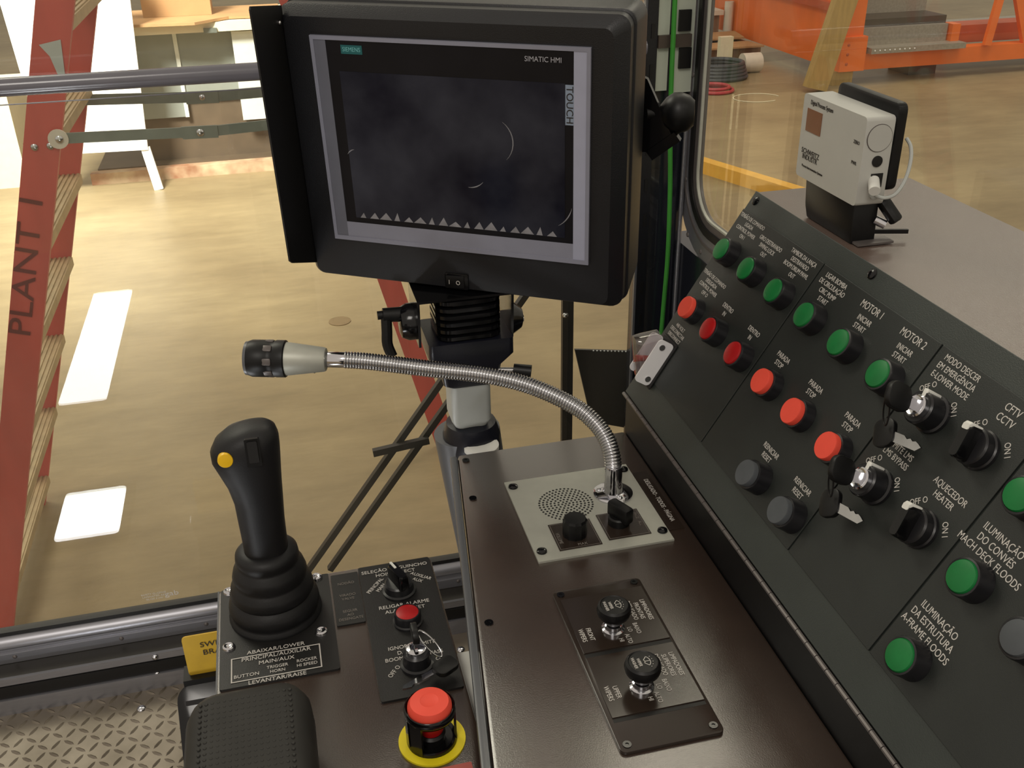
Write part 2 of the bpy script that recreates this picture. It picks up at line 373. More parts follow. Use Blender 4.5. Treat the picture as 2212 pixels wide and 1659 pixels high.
pl = thing('corner_post', 'gloss dark corner post between front and side windows', 'post', (0, 0, 0))
pl['kind'] = 'structure'
B().box(.668, .742, 1.706, 1.79, ZC, 1.9, .015).make('column', 'pillar', pl)
B().box(.700, .741, 1.735, 1.80, ZC, 1.9, .006).make('column_side', 'pillar', pl)
B().box(.672, .694, 1.698, 1.7055, .825, 1.9).make('pale_panel', 'pillar_panel', pl, smooth=0)
B().box(.702, .740, 1.698, 1.7055, .82, 1.9).make('pale_panel', 'pillar_panel', pl, smooth=0)
B().box(.709, .731, 1.692, 1.70, .925, .96).make('black_block', 'black', pl, smooth=0)
B().box(.713, .735, 1.692, 1.70, .862, .897).make('black_block', 'black', pl, smooth=0)
B().box(.672, .733, 1.690, 1.698, .899, .920).make('cross_clip', 'dark_steel', pl, smooth=0)
sl = B().box(.652, .671, 1.694, 1.704, -.13, 1.9).make('slotted_strip', 'monitor', pl, smooth=0)
for i in range(14):
    B().box(.659, .665, 1.6925, 1.6945, .10 + i * .068, .124 + i * .068).make('slot', 'gasket', sl, smooth=0)
B().box(.648, .652, 1.696, 1.704, -.13, 1.9).make('strip_edge', 'stand_grey', pl, smooth=0)
B().cyl((.737, 1.700, -.13), (.737, 1.700, .80), .004).make('trim_rod', 'alu', pl)
tag(B().tube(smooth_path([(.690, 1.682, 1.4), (.694, 1.682, 1.0), (.697, 1.682, .8), (.705, 1.682, .65), (.708, 1.682, .52), (.705, 1.682, .40), (.70, 1.682, .2), (.70, 1.682, -.1)]), .0045, 8).make('green_cable', 'wire_green'), 'green earth wire running down the corner post', 'cable')

# grab rail across the front window
gr = thing('grab_rail', 'grey painted grab rail across the front window', 'rail', (-.3, 1.62, .915))
B().cyl((-1.3, 0, 0), (.92, 0, 0), .0135, seg=20).make('rail', 'pipe', gr)
B().cyl((.90, 0, 0), (.90, .075, 0), .010).make('bracket', 'stand_grey', gr)
B().cyl((-1.25, 0, 0), (-1.25, .08, 0), .010).make('bracket', 'stand_grey', gr)
B().cyl((-1.3, .01, -.027), (.9, .01, -.027), .0010, seg=8).make('support_wire', 'pipe', gr)  # thin rod drawn in for the pale reflection line below the rail

# ------------------------------------------------------------------ wiper outside the front window
wp = thing('windscreen_wiper', 'black pantograph wiper with twin arms and upright blade outside the front window', 'wiper', (0, 1.735, 0))
B().bar((-.045, 0, -.13), (.52, 0, .62), .012, .014, (0, 1, 0)).make('arm', 'wiper', wp)
B().bar((.005, 0, -.13), (.57, 0, .62), .012, .014, (0, 1, 0)).make('arm', 'wiper', wp)
B().bar((.118, -.012, .148), (.232, -.012, .160), .014, .012, (0, 1, 0)).make('link_bar', 'wiper', wp)
B().box(.512, .522, -.012, .0, .05, .95).make('blade_holder', 'wiper', wp, smooth=0)
B().box(.524, .536, -.006, .006, .03, .97).make('blade', 'rubber', wp, smooth=0)
B().bar((.50, 0, .60), (.60, 0, .61), .02, .02, (0, 1, 0)).make('end_link', 'wiper', wp)
B().sphere((.517, -.013, .40), .006).make('screw', 'steel', wp)

fb = thing('black_mudflap', 'black sheet metal flap outside the window beyond the switch guard', 'flap', (0, 1.80, 0))
B().prism([(.560, .285), (.700, .262), (.700, .070), (.600, .105)], 0, .006).make('sheet', 'gasket', fb, smooth=0).rotation_euler = (math.radians(90), 0, 0)
for i in range(12):
    B().sphere((.60 + i * .008, -.008, .2785 - i * .0013), .0016, seg=8, ringn=6).make('rivet', 'bright_alu', fb)

# ------------------------------------------------------------------ centre console
ZT = .58
cc = thing('centre_console', 'black textured centre console between the joystick box and the button panel', 'console', (0, 0, 0))
top = [(.165, .985), (.372, .985), (.372, .10), (.046, .10)]
B().prism(top, .30, ZT, .004).make('housing', 'console', cc)
B().prism([(.200, .955), (.372, .955), (.372, .10), (.10, .10)], ZC, .30).make('pedestal', 'black', cc)
sd = B(); sd.bar((.160, .985, ZT - .006), (.041, .10, ZT - .006), .008, .010, bev=.002); sd.make('edge_trim', 'stand_grey', cc)
for x, y in ((.172, .970), (.164, .892), (.137, .692), (.352, .97)):
    B(Matrix.Translation((x, y, ZT))).lathe([(.0042, 0), (.0042, .0008), (.0018, .0008), (.0018, .0002)], 12).make('screw', 'black_gloss', cc)
B().box(.3485, .3645, .780, .892, ZT, ZT + .001).make('label_strip', 'legend_gloss', cc, smooth=0)
t = Txt(); t.add('DESLIGADO - TODOS - PÁGINA', 0, 0, 0, .0072, sx=.80)
t.make('white_text', cc, mx=Matrix.Translation((.3575, .835, ZT + .0012)) @ Matrix.Rotation(math.radians(-90), 4, 'Z'))

# intercom plate with loudspeaker grille, two knobs
ip = thing('intercom_panel', 'silver square intercom plate with round speaker grille on the centre console', 'intercom', (.275, .8365, ZT))
pb = B().box(-.0715, .0715, -.0735, .0735, .0, .0022).make('face_plate', 'plate', ip, smooth=0)
hb = B()
seg = 8
for k in range(8):
    n = 1 if k == 0 else 6 * k
    for i in range(n):
        a = 2 * math.pi * i / n; r = k * .0041
        hb.cyl((-.017 + r * math.cos(a), .0155 + r * math.sin(a), .0018), (-.017 + r * math.cos(a), .0155 + r * math.sin(a), .0025), .00125, seg=7)
o = hb.make('speaker_holes', 'gasket', ip, smooth=0); o['kind'] = 'stuff'; o['label'] = 'ring pattern of small round speaker holes'
for x, y in ((-.064, .062), (.065, .063), (.065, -.057), (-.064, -.058)):
    B(Matrix.Translation((x, y, .002))).lathe([(.0055, 0), (.0050, .002), (.003, .0032), (.001, .0034)], 16).make('screw', 'black_gloss', ip)
for x0, x1, y0, y1 in ((-.0465, -.0015, -.0625, -.0175), (.007, .0525, -.0585, -.0135)):
    lb = B().box(x0, x1, y0, y1, .0022, .003).make('label_plate', 'legend_gloss', ip, smooth=0)
    t = Txt(); t.rect(x0 + .0012, x1 - .0012, y0 + .0012, y1 - .0012, .0031, .0005); t.make('text_dim', ip, bmname='label_border')
t = Txt(); t.add('VOLUME', -.0415, -.043, .0032, .0055, rot=-90); t.add('MAX', -.021, -.0575, .0032, .0055, rot=0); t.add('PAGE   ALL', .0475, -.032, .0032, .0055, rot=-90); t.make('text_dim', ip)
k = B(Matrix.Translation((-.024, -.040, .003)))
k.rings([[((.0118 + (.0008 if j % 2 else 0)) * f * math.cos(2 * math.pi * j / 24), (.0118 + (.0008 if j % 2 else 0)) * f * math.sin(2 * math.pi * j / 24), z) for j in range(24)] for f, z in ((1.0, 0), (1.0, .018), (.9, .0205), (.3, .021))])
k.make('volume_knob', 'black', ip, smooth=25)
k = B(Matrix.Translation((.026, -.033, .003)) @ Matrix.Rotation(math.radians(25), 4, 'Z'))
k.lathe([(.0115, 0), (.0115, .008), (.010, .0095)], 20); k.box(-.006, .006, -.016, .013, .006, .024, .003)
k.make('selector_knob', 'black', ip, smooth=35)

# gooseneck microphone
gm = thing('gooseneck_microphone', 'chrome gooseneck microphone arching left from the intercom plate', 'microphone', (.313, .857, ZT + .0022))
O = Vector((.313, .857, ZT + .0022))
B().lathe([(.0215, 0), (.0215, .002), (.019, .0035), (.0115, .005), (.0100, .010), (.0095, .016), (.0092, .017), (.0092, .034), (.0086, .036)], 28).make('base_flange', 'chrome', gm)
for a in (40, 160, 280):
    B().sphere((.0155 * math.cos(math.radians(a)), .0155 * math.sin(math.radians(a)), .004), .0028, sz=.7).make('screw', 'chrome', gm)
raw = [(.313, .8585, .612), (.3135, .866, .626), (.311, .878, .640), (.303, .892, .653), (.284, .909, .668), (.242, .931, .687), (.195, .948, .699), (.137, .966, .706), (.074, .986, .714), (.047, .993, .7165)]
path = smooth_path([Vector(p) - O for p in raw], 6)
# coil: corrugated sweep
Ls = [0]
for i in range(1, len(path)): Ls.append(Ls[-1] + (path[i] - path[i - 1]).length)
tot = Ls[-1]; nr = 108; fine = []
def at(l):
    for i in range(1, len(path)):
        if Ls[i] >= l:
            u = (l - Ls[i - 1]) / max(Ls[i] - Ls[i - 1], 1e-9); return path[i - 1].lerp(path[i], u)
    return path[-1]
N = nr * 4
for i in range(N + 1): fine.append(at(tot * i / N))
B().tube(fine, lambda u:    .0084 + .0013 * abs(math.sin(math.pi * nr * u)), 14).make('flexible_neck', 'steel', gm, smooth=60)
e = path[-1]; d = (Vector((-.079, 1.026, .7205)) - Vector((.047, .993, .7165))).normalized()
q = d.to_track_quat('Z', 'Y').to_matrix().to_4x4()
HM = Matrix.Translation(e) @ q
B(HM).lathe([(.0088, -.002), (.0088, .022), (.0082, .023)], 18).make('collar', 'chrome', gm)
B(HM).lathe([(.0125, .020), (.0135, .022), (.0185, .062), (.0185, .064)], 26).make('head_body', 'plate', gm)
B(HM @ Matrix.Translation((0, -.0155, .034))).sphere((0, 0, 0), .0016).make('set_screw', 'gasket', gm)
B(HM).lathe([(.0195, .063), (.0205, .064), (.0205, .074), (.0195, .076), (.0195, .082), (.0205, .084), (.0205, .100), (.019, .104)], 28).make('head_band', 'black', gm)
for a in range(0, 360, 45):
    B(HM @ Matrix.Rotation(math.radians(a + 15), 4, 'Z')).box(-.004, .004, .0185, .0206, .076, .086, .0015).make('band_vent', 'frame_brown', gm)
B(HM).lathe([(.019, .1035), (.0185, .107), (.013, .1085), (.004, .109)], 26).make('grille', 'stand_grey', gm)

# wiper switch panel
wpn = thing('wiper_switch_panel', 'glossy black plate with two wiper pull knobs at the near end of the centre console', 'switch panel', (0, 0, ZT))
B().prism(rrect(.203, .290, .516, .714, .005), 0, .0035, .0008).make('plate', 'legend_gloss', wpn)
for y0, y1 in ((.627, .700), (.551, .621)):
    B().box(.2075, .287, y0, y1, .0035, .0046).make('legend_plate', 'legend_gloss', wpn, smooth=0)
B().box(.2075, .287, .6215, .6265, .0034, .0036).make('groove', 'gasket', wpn, smooth=0)
B().box(.2075, .287, .5465, .5505, .0034, .0036).make('groove', 'gasket', wpn, smooth=0)
for x, y in ((.210, .708), (.283, .708), (.283, .524), (.210, .523)):
    B(Matrix.Translation((x, y, .0035))).lathe([(.0036, 0), (.0036, .0009), (.0015, .0009), (.0015, .0002)], 12).make('screw', 'black_gloss', wpn)
t = Txt()
for yc, first, eng in ((.655, 'LIMPADORES\nFRONTAIS', 'FRONT\nWIPERS'), (.583, 'LIMPADORES\nSUPERIORES', 'UPPER\nWIPERS')):
    t.add(first, .2765, yc + .012, .0049, .0062, rot=-90, sx=.78)
    t.add('DESLIGADO', .2665, yc + .014, .0049, .0062, rot=-90, sx=.78)
    t.add('OFF', .2605, yc + .013, .0049, .0062, rot=-90, sx=.78)
    t.add('BAIXO\nLO', .2595, yc - .0095, .0049, .0060, rot=-90, sx=.78)
    t.add('ALTO\nHI', .2480, yc - .0205, .0049, .0060, rot=-90, sx=.78)
    t.add(eng, .2165, yc - .0065, .0049, .0064, rot=-90, sx=.78)
t.make('white_text', wpn)
for yc, lab in ((.651, 'front wiper pull knob, farther of the two'), (.578, 'upper wiper pull knob, nearer of the two')):
    kb = B(Matrix.Translation((.2425, yc, .0046))).lathe([(.0105, 0), (.0105, .001), (.0085, .0022), (.0085, .006), (.0065, .007), (.0065, .010)], 24).make('wiper_knob', 'chrome', wpn, label=lab)
    B(Matrix.Translation((.2425, yc, .0136))).lathe([(.0085, 0), (.0105, .003), (.0145, .008), (.0155, .0125), (.0145, .0165), (.0125, .0182), (.0118, .0176), (.003, .0178)], 30).make('knob_cap', 'black', kb)
    t = Txt(); z = .0136 + .0180
    t.add('WIPER\nWASHER', .2370, yc, z, .0040, rot=-90, sx=.8)
    # wiper symbol: fan shape and jets
    for r0 in (.0022, .0068):
        pts = [(.2418 + r0 * math.cos(math.radians(a)), yc + r0 * math.sin(math.radians(a))) for a in range(-48, 49, 8)]
        for p0, p1 in zip(pts, pts[1:]):
            dv = Vector((p1[0] - p0[0], p1[1] - p0[1])); nn = Vector((-dv.y, dv.x)).normalized() * .00028
            t.bm.faces.new([t.bm.verts.new((p0[0] + nn.x * s1, p0[1] + nn.y * s1, z)) for s1 in (1, -1)] + [t.bm.verts.new((p1[0] + nn.x * s1, p1[1] + nn.y * s1, z)) for s1 in (-1, 1)])
    for a in (-48, 0, 48):
        p0 = (.2418 + .0022 * math.cos(math.radians(a)), yc + .0022 * math.sin(math.radians(a))); p1 = (.2418 + .0068 * math.cos(math.radians(a)), yc + .0068 * math.sin(math.radians(a)))
        dv = Vector((p1[0] - p0[0], p1[1] - p0[1])); nn = Vector((-dv.y, dv.x)).normalized() * .00028
        t.bm.faces.new([t.bm.verts.new((p0[0] + nn.x * s1, p0[1] + nn.y * s1, z)) for s1 in (1, -1)] + [t.bm.verts.new((p1[0] + nn.x * s1, p1[1] + nn.y * s1, z)) for s1 in (-1, 1)])
    for a in (-40, -20, 0, 20, 40):
        t.add('.', .2418 + .0088 * math.cos(math.radians(a)), yc + .0088 * math.sin(math.radians(a)), z, .006, rot=a)
    t.make('white_text', kb, bmname='wiper_symbol')

# ------------------------------------------------------------------ right control console with sloping button panel
TH = math.radians(58); cth, sth = math.cos(TH), math.sin(TH)
PO = Vector((.37, 0, .63))
PM = Matrix(((0, cth, -sth, PO.x), (-1, 0, 0, PO.y), (0, sth, cth, PO.z), (0, 0, 0, 1)))   # local x = -Y, y up the slope, z out of the panel
pc = thing('control_console', 'dark sloping control console full of push buttons along the right side', 'console', PM)
inv = PM.inverted()
Mx = inv @ Matrix(((1, 0, 0, 0), (0, 0, 1, 0), (0, 1, 0, 0), (0, 0, 0, 1)))     # polygon (X,Z) extruded along Y
TZ = .63 + .275 * sth; TX = .37 + .275 * cth
B(Mx).prism([(.372, .50), (.372, .629), (TX, TZ - .002), (.706, TZ - .002), (.706, ZC), (.45, ZC), (.45, .50)], .05, .984).make('cabinet', 'black', pc, smooth=0)
B(Mx).prism([(TX + .0, TZ - .001), (.7065, TZ - .001), (.7065, TZ + .0008), (TX, TZ + .0008)], .05, .985).make('top_sheet', 'panel_top', pc, smooth=0)
def pbox(x0, x1, y0, y1, z0, z1, **k): return B().box(x0, x1, y0, y1, z0, z1, **k)
pbox(-.986, -.05, .004, .277, -.001, .0012, bev=.0005).make('door_panel', 'panel', pc, smooth=0)
# piano hinge knuckles along the lower edge
for i in range(40):
    s0 = .985 - i * .0158
    if s0 < .36: break
    B().cyl((-s0, .001, .002), (-s0 + .0150, .001, .002), .0022, seg=8).make('hinge_knuckle', 'frame_brown', pc)
plates = ((.808, .985), (.6215, .806), (.4935, .6195), (.330, .4915))
for s0, s1 in plates:
    pbox(-s1, -s0, .039, .254, .0012, .0030, bev=.0004).make('legend_plate', 'legend', pc, smooth=0)
ZL = .0032
for s, tt in ((.975, .268), (.743, .270), (.50, .270)):
    B(Matrix.Translation((-s, tt, .0012))).lathe([(.0055, 0), (.0050, .0015), (.003, .0026), (.001, .0028)], 14).make('screw', 'black_gloss', pc)
bod = None
def pushbutton(s, tt, cap, label, h=.0165, flush=False):
    global bod
    Mb = Matrix.Translation((-s, tt, .003))
    o = B(Mb).lathe([(.0154, 0), (.0154, .001), (.0150, .002), (.0146, h - .003), (.0140, h - .0015), (.0126, h - .0012), (.0126, h - .003)], 26).make('pushbutton', 'bezel_ring', pc, label=label)
    B(Mb).lathe([(.0124, h - .004), (.0124, h - .0012), (.0116, h + .0002), (.008, h + .0010), (.002, h + .0012)] if flush else [(.0124, h - .004), (.0126, h + .0035), (.0120, h + .0045), (.002, h + .0046)], 26).make('button_cap', cap, o)
    return o
GC = ((.9536, 'green control power ON button, farthest in the top row'), (.8927, 'green swing lock OUT button, second in the top row'), (.831, 'green boom drum pawl OUT button, third in the top row'), (.769, 'green circulation pump START button'), (.707, 'green START button under MOTOR 1'), (.644, 'green START button under MOTOR 2'))
for s, lab in GC: pushbutton(s, .206, 'green_cap', lab, flush=True)
RC = ((.949, 'red_cap', 'orange red control power OFF button, farthest in the middle row'), (.889, 'dark_red', 'dark red IN button under the swing lock button'), (.828, 'dark_red', 'dark red IN button under the boom drum pawl button'), (.765, 'red_cap', 'orange red STOP button of the circulation pump'), (.704, 'red_cap', 'orange red STOP button of motor 1'), (.642, 'red_cap', 'orange red STOP button of motor 2'))
for s, c_, lab in RC: pushbutton(s, .1325, c_, lab, flush=(c_ == 'dark_red'), h=(.0165 if c_ == 'dark_red' else .0125))
pushbutton(.701, .0625, 'grey_cap', 'slate grey RESET button of motor 1'); pushbutton(.638, .0635, 'grey_cap', 'slate grey RESET button of motor 2')
pushbutton(.460, .134, 'green_cap', 'green machinery deck floodlight button', flush=True)
pushbutton(.458, .062, 'green_cap', 'green A-frame floodlight button, lowest on the panel', flush=True)
pushbutton(.466, .202, 'green_cap', 'green button at the right edge of the photo', flush=True)
pushbutton(.400, .131, 'grey_cap', 'slate grey button cut off by the right edge', flush=True)
def selector(s, tt, label, rot=12):
    Mb = Matrix.Translation((-s, tt, .003))
    o = B(Mb).lathe([(.0160, 0), (.0160, .003), (.0148, .004), (.0148, .0115), (.0136, .013), (.004, .0132)], 28).make('selector_switch', 'bezel_ring', pc, label=label)
    R = Mb @ Matrix.Rotation(math.radians(rot), 4, 'Z')
    # tall blade handle
    B(R).rings([[(x * .95, y, z) for x, y in rrect(-.0050 * f, .0050 * f, -.0138 * g, .0140 * g, .0035, 4)] for z, f, g in ((.011, 1.15, 1.0), (.0215, 1.0, .98), (.0245, .8, .9))]).make('handle', 'black_gloss', o)
    B(R).rings([[(x, y, z) for x, y in rrect(-.0035, .0035, .0085, .0150, .0015, 3)] for z in (.0115, .0234)] + [[(x, y, .0252) for x, y in rrect(-.003, .003, .0085, .0132, .0012, 3)]]).make('pointer', 'white_plastic', o)
    return o
selector(.527, .207, 'black closed circuit TV selector switch with white pointer'); selector(.525, .134, 'black heater selector switch with white pointer')
def keyswitch(s, tt, label):
    Mb = Matrix.Translation((-s, tt, .003))
    o = B(Mb).lathe([(.0160, 0), (.0160, .003), (.0142, .004), (.0138, .018), (.0125, .0195), (.009, .0195)], 28).make('key_switch', 'bezel_ring', pc, label=label)
    B(Mb).lathe([(.0095, .0188), (.0095, .0218), (.0082, .0228), (.0066, .0222), (.002, .0220)], 22).make('lock_barrel', 'chrome', o)
    R = Mb @ Matrix.Rotation(math.radians(12), 4, 'Z')
    B(R).box(-.0026, .0026, .0085, .0158, .004, .0196, .001).make('pointer', 'white_plastic', o)
    return o
keyswitch(.583, .206, 'key switch for emergency lower mode'); keyswitch(.584, .134, 'key switch for the limit bypass')
# guarded toggle switch at the lower far corner
tg = pbox(-.978, -.940, .030, .090, .0030, .0048, bev=.001).make('guarded_toggle', 'black', pc, smooth=0, label='guarded toggle switch under a clear flip cover')
B(Matrix.Translation((-.946, .06, .0048)) @ Matrix.Rotation(math.radians(90), 4, 'Y')).prism(rrect(-.021, 0, -.028, .028, .005, 4), 0, .0016).make('side_bracket', 'bright_alu', tg, smooth=0)
B(Matrix.Translation((-.974, .06, .0048)) @ Matrix.Rotation(math.radians(90), 4, 'Y')).prism(rrect(-.018, 0, -.026, .026, .005, 4), 0, .0016).make('side_bracket', 'bright_alu', tg, smooth=0)
for y_, z_ in ((.080, .018), (.040, .011)):
    B().cyl((-.9442, y_, z_), (-.9432, y_, z_), .0035, seg=14).make('rivet', 'steel', tg)
B(Matrix.Translation((-.960, .060, .0048))).lathe([(.006, 0), (.006, .008), (.0035, .010)], 14).make('toggle_bush', 'chrome', tg)
B().cyl((-.960, .060, .012), (-.960, .052, .030), .0028, .0042, seg=12).make('toggle_lever', 'dark_red', tg)
cv = B(Matrix.Translation((-.960, .085, .026)) @ Matrix.Rotation(math.radians(38), 4, 'X'))
cv.rings([[(x, y, z) for x, y in rrect(-.0125 * f, .0125 * f, -.060 * g, .004, .009 * f, 4)] for z, f, g in ((-.006, 1, 1), (.014, 1.0, 1.0), (.021, .85, .93), (.024, .6, .8))], cap0=False)
cv.make('flip_cover', 'clear', tg, smooth=45)
# lettering on the panel
t = Txt()
def L_(txt, s, tt, size=.0066, rot=0, sx=.80, lead=1.05): t.add(txt, -s, tt, ZL, size, rot, sx, lead=lead)
L_('TENSÃO DE COMANDO\nLIGADA\nCONTROL POWER\nON I', .955, .238, .0064); L_('GIRO DESTRAVADO\nSWING LOCK\nOUT', .902, .233)
L_('TAMBOR DA LANÇA\nDESTRAVADO\nBOOM DRUM PAWL\nOUT', .840, .237); L_('LIGAR BOMBA\nDE CIRCULAÇÃO\nCIRC PUMP\nSTART', .777, .236, .0070)
L_('MOTOR 1', .713, .2445, .0098); L_('MOTOR 2', .651, .2445, .0098); L_('INICIAR\nSTART', .713, .229, .0074); L_('INICIAR\nSTART', .651, .229, .0074)
L_('TENSÃO DE COMANDO\nDESLIGADA\nCONTROL POWER\nOFF O', .955, .164, .0064); L_('DENTRO\nIN', .901, .156, .0072); L_('DENTRO\nIN', .839, .156, .0072)
L_('440 VOLT\nDESCONECTAR\nDISCONNECT', .958, .100, .0064)
for s in (.776, .714, .651): L_('PARADA\nSTOP', s, .1565, .0074)
L_('REINICIAR\nRESET', .7125, .0845, .0074); L_('REINICIAR\nRESET', .652, .0838, .0074)
L_('MODO DESCER\nEM EMERGÊNCIA\nE-LOWER MODE', .589, .2395, .0076); L_('CFTV\nCCTV', .526, .239, .0086); L_('LIMITE LMS\nLMS BYPASS', .587, .1645, .0076); L_('AQUECEDOR\nHEATER', .525, .1655, .0078)
for s, tt in ((.589, .212), (.527, .212), (.588, .1395), (.526, .1395)):
    L_('OFF O', s + .0165, tt + .0088, .0072, rot=45); L_('ON I', s - .0185, tt + .0066, .0072, rot=-48)
L_('ILUMINAÇÃO\nDO CONVÉS\nMACH DECK FLOODS', .464, .160, .0082); L_('ILUMINAÇÃO\nDA ESTRUTURA\nA-FRAME FLOODS', .463, .0875, .0082)
t.make('white_text', pc)

# keys hanging in the key switches
def key_set(name, label, Mk, grp, handle=.030, ring_off=(.020, -.030)):
    """inserted key with fob, split ring, spare key; local x/y in the panel, z out"""
    k = thing(name, label, 'keys', Mk, grp)
    B().box(-.0012, .0012, -.0045, .0045, 0, .010).make('key_blade', 'chrome', k, smooth=0)
    B(Matrix.Translation((0, 0, .010))).prism([(-.0016, 0), (.0016, 0), (.0016, .001), (-.0016, .001)], 0, .001).make('key_neck', 'chrome', k, smooth=0)
    Mr = Matrix.Translation((0, 0, .010)) @ Matrix.Rotation(math.radians(90), 4, 'X')
    hb = B(Matrix(((0, 0, 1, 0), (1, 0, 0, 0), (0, 1, 0, .009), (0, 0, 0, 1)))).prism(rrect(-.011, .011, 0, handle - .006, .008, 5), -.0028, .0028, .001).make('key_grip', 'black', k)
    return k
def ring_pts(a, b_, n=24, w=.35):
    a = Vector(a); b_ = Vector(b_); mid = (a + b_) / 2; d = (b_ - a) / 2; s = d.cross(Vector((0, 0, 1))).normalized() * d.length * w
    return [mid + d * math.cos(2 * math.pi * i / n) + s * math.sin(2 * math.pi * i / n) for i in range(n)]
for s, tt, lab in ((.583, .206, 'black gripped key with spare on a ring in the emergency lower switch'), (.584, .134, 'black gripped key with spare on a ring in the limit bypass switch')):
    Mk = PM @ Matrix.Translation((-s, tt, .003 + .0205)) @ Matrix.Rotation(math.radians(30), 4, 'Z')
    k = key_set('key_set', lab, Mk, 'keys on the sloping panel')
    K = Matrix.Rotation(math.radians(-30), 4, 'Z')
    A_ = K @ Vector((-.002, -.004, .027)); E_ = K @ Vector((-.009, -.026, .006))
    B().tube(ring_pts(A_, E_), .0007, 8, closed=True).make('key_ring', 'gasket', k)
    B(K @ Matrix.Translation((-.010, -.032, -.001)) @ Matrix.Rotation(math.radians(-50), 4, 'Z')).prism(rrect(-.012, .012, -.010, .010, .007, 5), -.0025, .0025, .001).make('spare_grip', 'black', k)
    B(K @ Matrix.Translation((-.010, -.032, -.001)) @ Matrix.Rotation(math.radians(14), 4, 'Z')).prism([(.010, -.004), (.036, -.004), (.040, 0), (.036, .002), (.033, .003), (.030, .002), (.027, .0035), (.024, .002), (.020, .004), (.010, .004)], -.001, .001).make('spare_blade', 'steel', k, smooth=0)

# ------------------------------------------------------------------ detector on top of the right console
dv = thing('process_detector', 'pale grey box detector with amber window standing on the right console', 'detector', (.536, .858, TZ + .001))
DM = Matrix(((0, 0, -1, 0), (-1, 0, 0, 0), (0, 1, 0, 0), (0, 0, 0, 1)))      # local x -> -Y, y -> up, z -> -X (front)
fz = .0142
bx = B(DM); bx.rings([[(x, y, z) for x, y in rrect(-.058 * f, .058 * f, .040 - .0005, .122, .004, 3)] for z, f in ((-.014, 1.0), (.012, 1.0), (.0145, .985))])
bx.make('case', 'device', dv, smooth=35)
t = Txt(); t.add('Digital Process System', -.022, .1155, fz + .0006, .0062, sx=.75); t.add('SCHWEITZ\nINDUSTR', -.033, .064, fz + .0006, .0074, sx=.95, lead=.75); t.add('Process Instrumentation Systems', -.026, .052, fz + .0006, .0036, sx=.85); t.add('ZERO', .0455, .097, fz + .0006, .0046); t.add('PWR', .0455, .078, fz + .0006, .0046)
t.make('dark_text', dv, mx=DM)
B(DM).box(-.0475, -.019, .087, .109, fz - .001, fz + .0008).make('display_window', 'device_lens', dv, smooth=0)
sideM = DM @ Matrix.Translation((.058, 0, 0)) @ Matrix.Rotation(math.radians(90), 4, 'Y')      # local z -> +x of front frame (near end)
B(sideM).lathe([(.0128, 0), (.0128, .0006), (.0124, .0006)], 28, o=(0, .103, 0)).make('battery_cover_ring', 'frame_brown', dv)
B(sideM).lathe([(.0122, 0), (.0122, .0010), (.002, .0011)], 28, o=(0, .103, 0)).make('battery_cover', 'device', dv)
B(sideM).lathe([(.0052, 0), (.0052, .0012), (.003, .0014)], 20, o=(.001, .0815, 0)).make('socket_hole', 'gasket', dv)
B(sideM).box(-.003, .009, .057, .070, 0, .001).make('power_port', 'gasket', dv, smooth=0)
B(sideM).cyl((.0005, .064, 0), (-.006, .058, .014), .0052, .0052, 16).make('plug', 'white_plastic', dv)
B(sideM).lathe([(.0045, 0), (.0045, .002), (.003, .003)], 16, o=(.003, .050, 0)).make('cable_gland', 'grey_white', dv)
cp = [(.058 + .003, .050, -.003), (.066, .0485, -.010), (.070, .053, -.018), (.069, .065, -.026), (.064, .080, -.032), (.058, .092, -.034), (.052, .099, -.032)]
B(DM).tube(smooth_path(cp, 6), .0017, 8).make('lead', 'grey_white', dv)
B(DM).prism(rrect(-.046, .060, .052, .133, .007, 4), -.0245, -.0145, .002).make('back_plate', 'black', dv)
st = B(DM); st.prism([(-.044, .039), (.050, .039), (.052, .0), (.036, .0), (-.034, .0), (-.040, .012)], -.016, .010, .002); st.make('stand', 'black', dv)
B(DM).bar((.048, .040, -.020), (.062, .022, -.030), .010, .012, (0, 0, 1), .003).make('clamp_lever', 'black', dv)
B(DM).cyl((.050, .022, -.014), (.056, .018, -.022), .0045, .0045, 12).make('clamp_bolt', 'chrome', dv)
B(DM).bar((.046, .009, -.014), (.056, .009, -.048), .003, .004, (0, 1, 0)).make('stand_pin', 'black', dv)
B(DM).box(.046, .062, .001, .003, -.03, .008).make('foot_plate', 'frame_brown', dv, smooth=0)

# ------------------------------------------------------------------ monitor on its stand
mc = Vector((.190, 1.030, .929)); mu = Vector((.853, -.523, -.010)).normalized(); mn = Vector((-.522, -.851, -.064)).normalized()
mn = (mn - mu * mn.dot(mu)).normalized(); mv = mn.cross(mu)
MM = Matrix(((mu.x, mv.x, mn.x, mc.x), (mu.y, mv.y, mn.y, mc.y), (mu.z, mv.z, mn.z, mc.z), (0, 0, 0, 1)))
mo = thing('touch_monitor', 'black framed touch monitor with side hood and silver bezel on a swivel stand', 'monitor', MM)
def rsec(z, x0, x1, y0, y1, r): return [(x, y, z) for x, y in rrect(x0, x1, y0, y1, r, 5)]
B().rings([rsec(-.100, -.185, .165, -.160, .125, .02), rsec(-.095, -.196, .178, -.170, .137, .016), rsec(-.030, -.199, .181, -.173, .140, .014), rsec(-.028, -.1985, .1805, -.1725, .1395, .014),
           rsec(-.027, -.1965, .1785, -.171, .1375, .013), rsec(-.0115, -.1965, .1785, -.171, .1375, .013), rsec(-.0095, -.195, .177, -.1705, .136, .012), rsec(-.001, -.188, .1655, -.166, .1275, .010), rsec(0, -.187, .1645, -.165, .1265, .010)]).make('housing', 'monitor', mo, smooth=28)
fr = B()
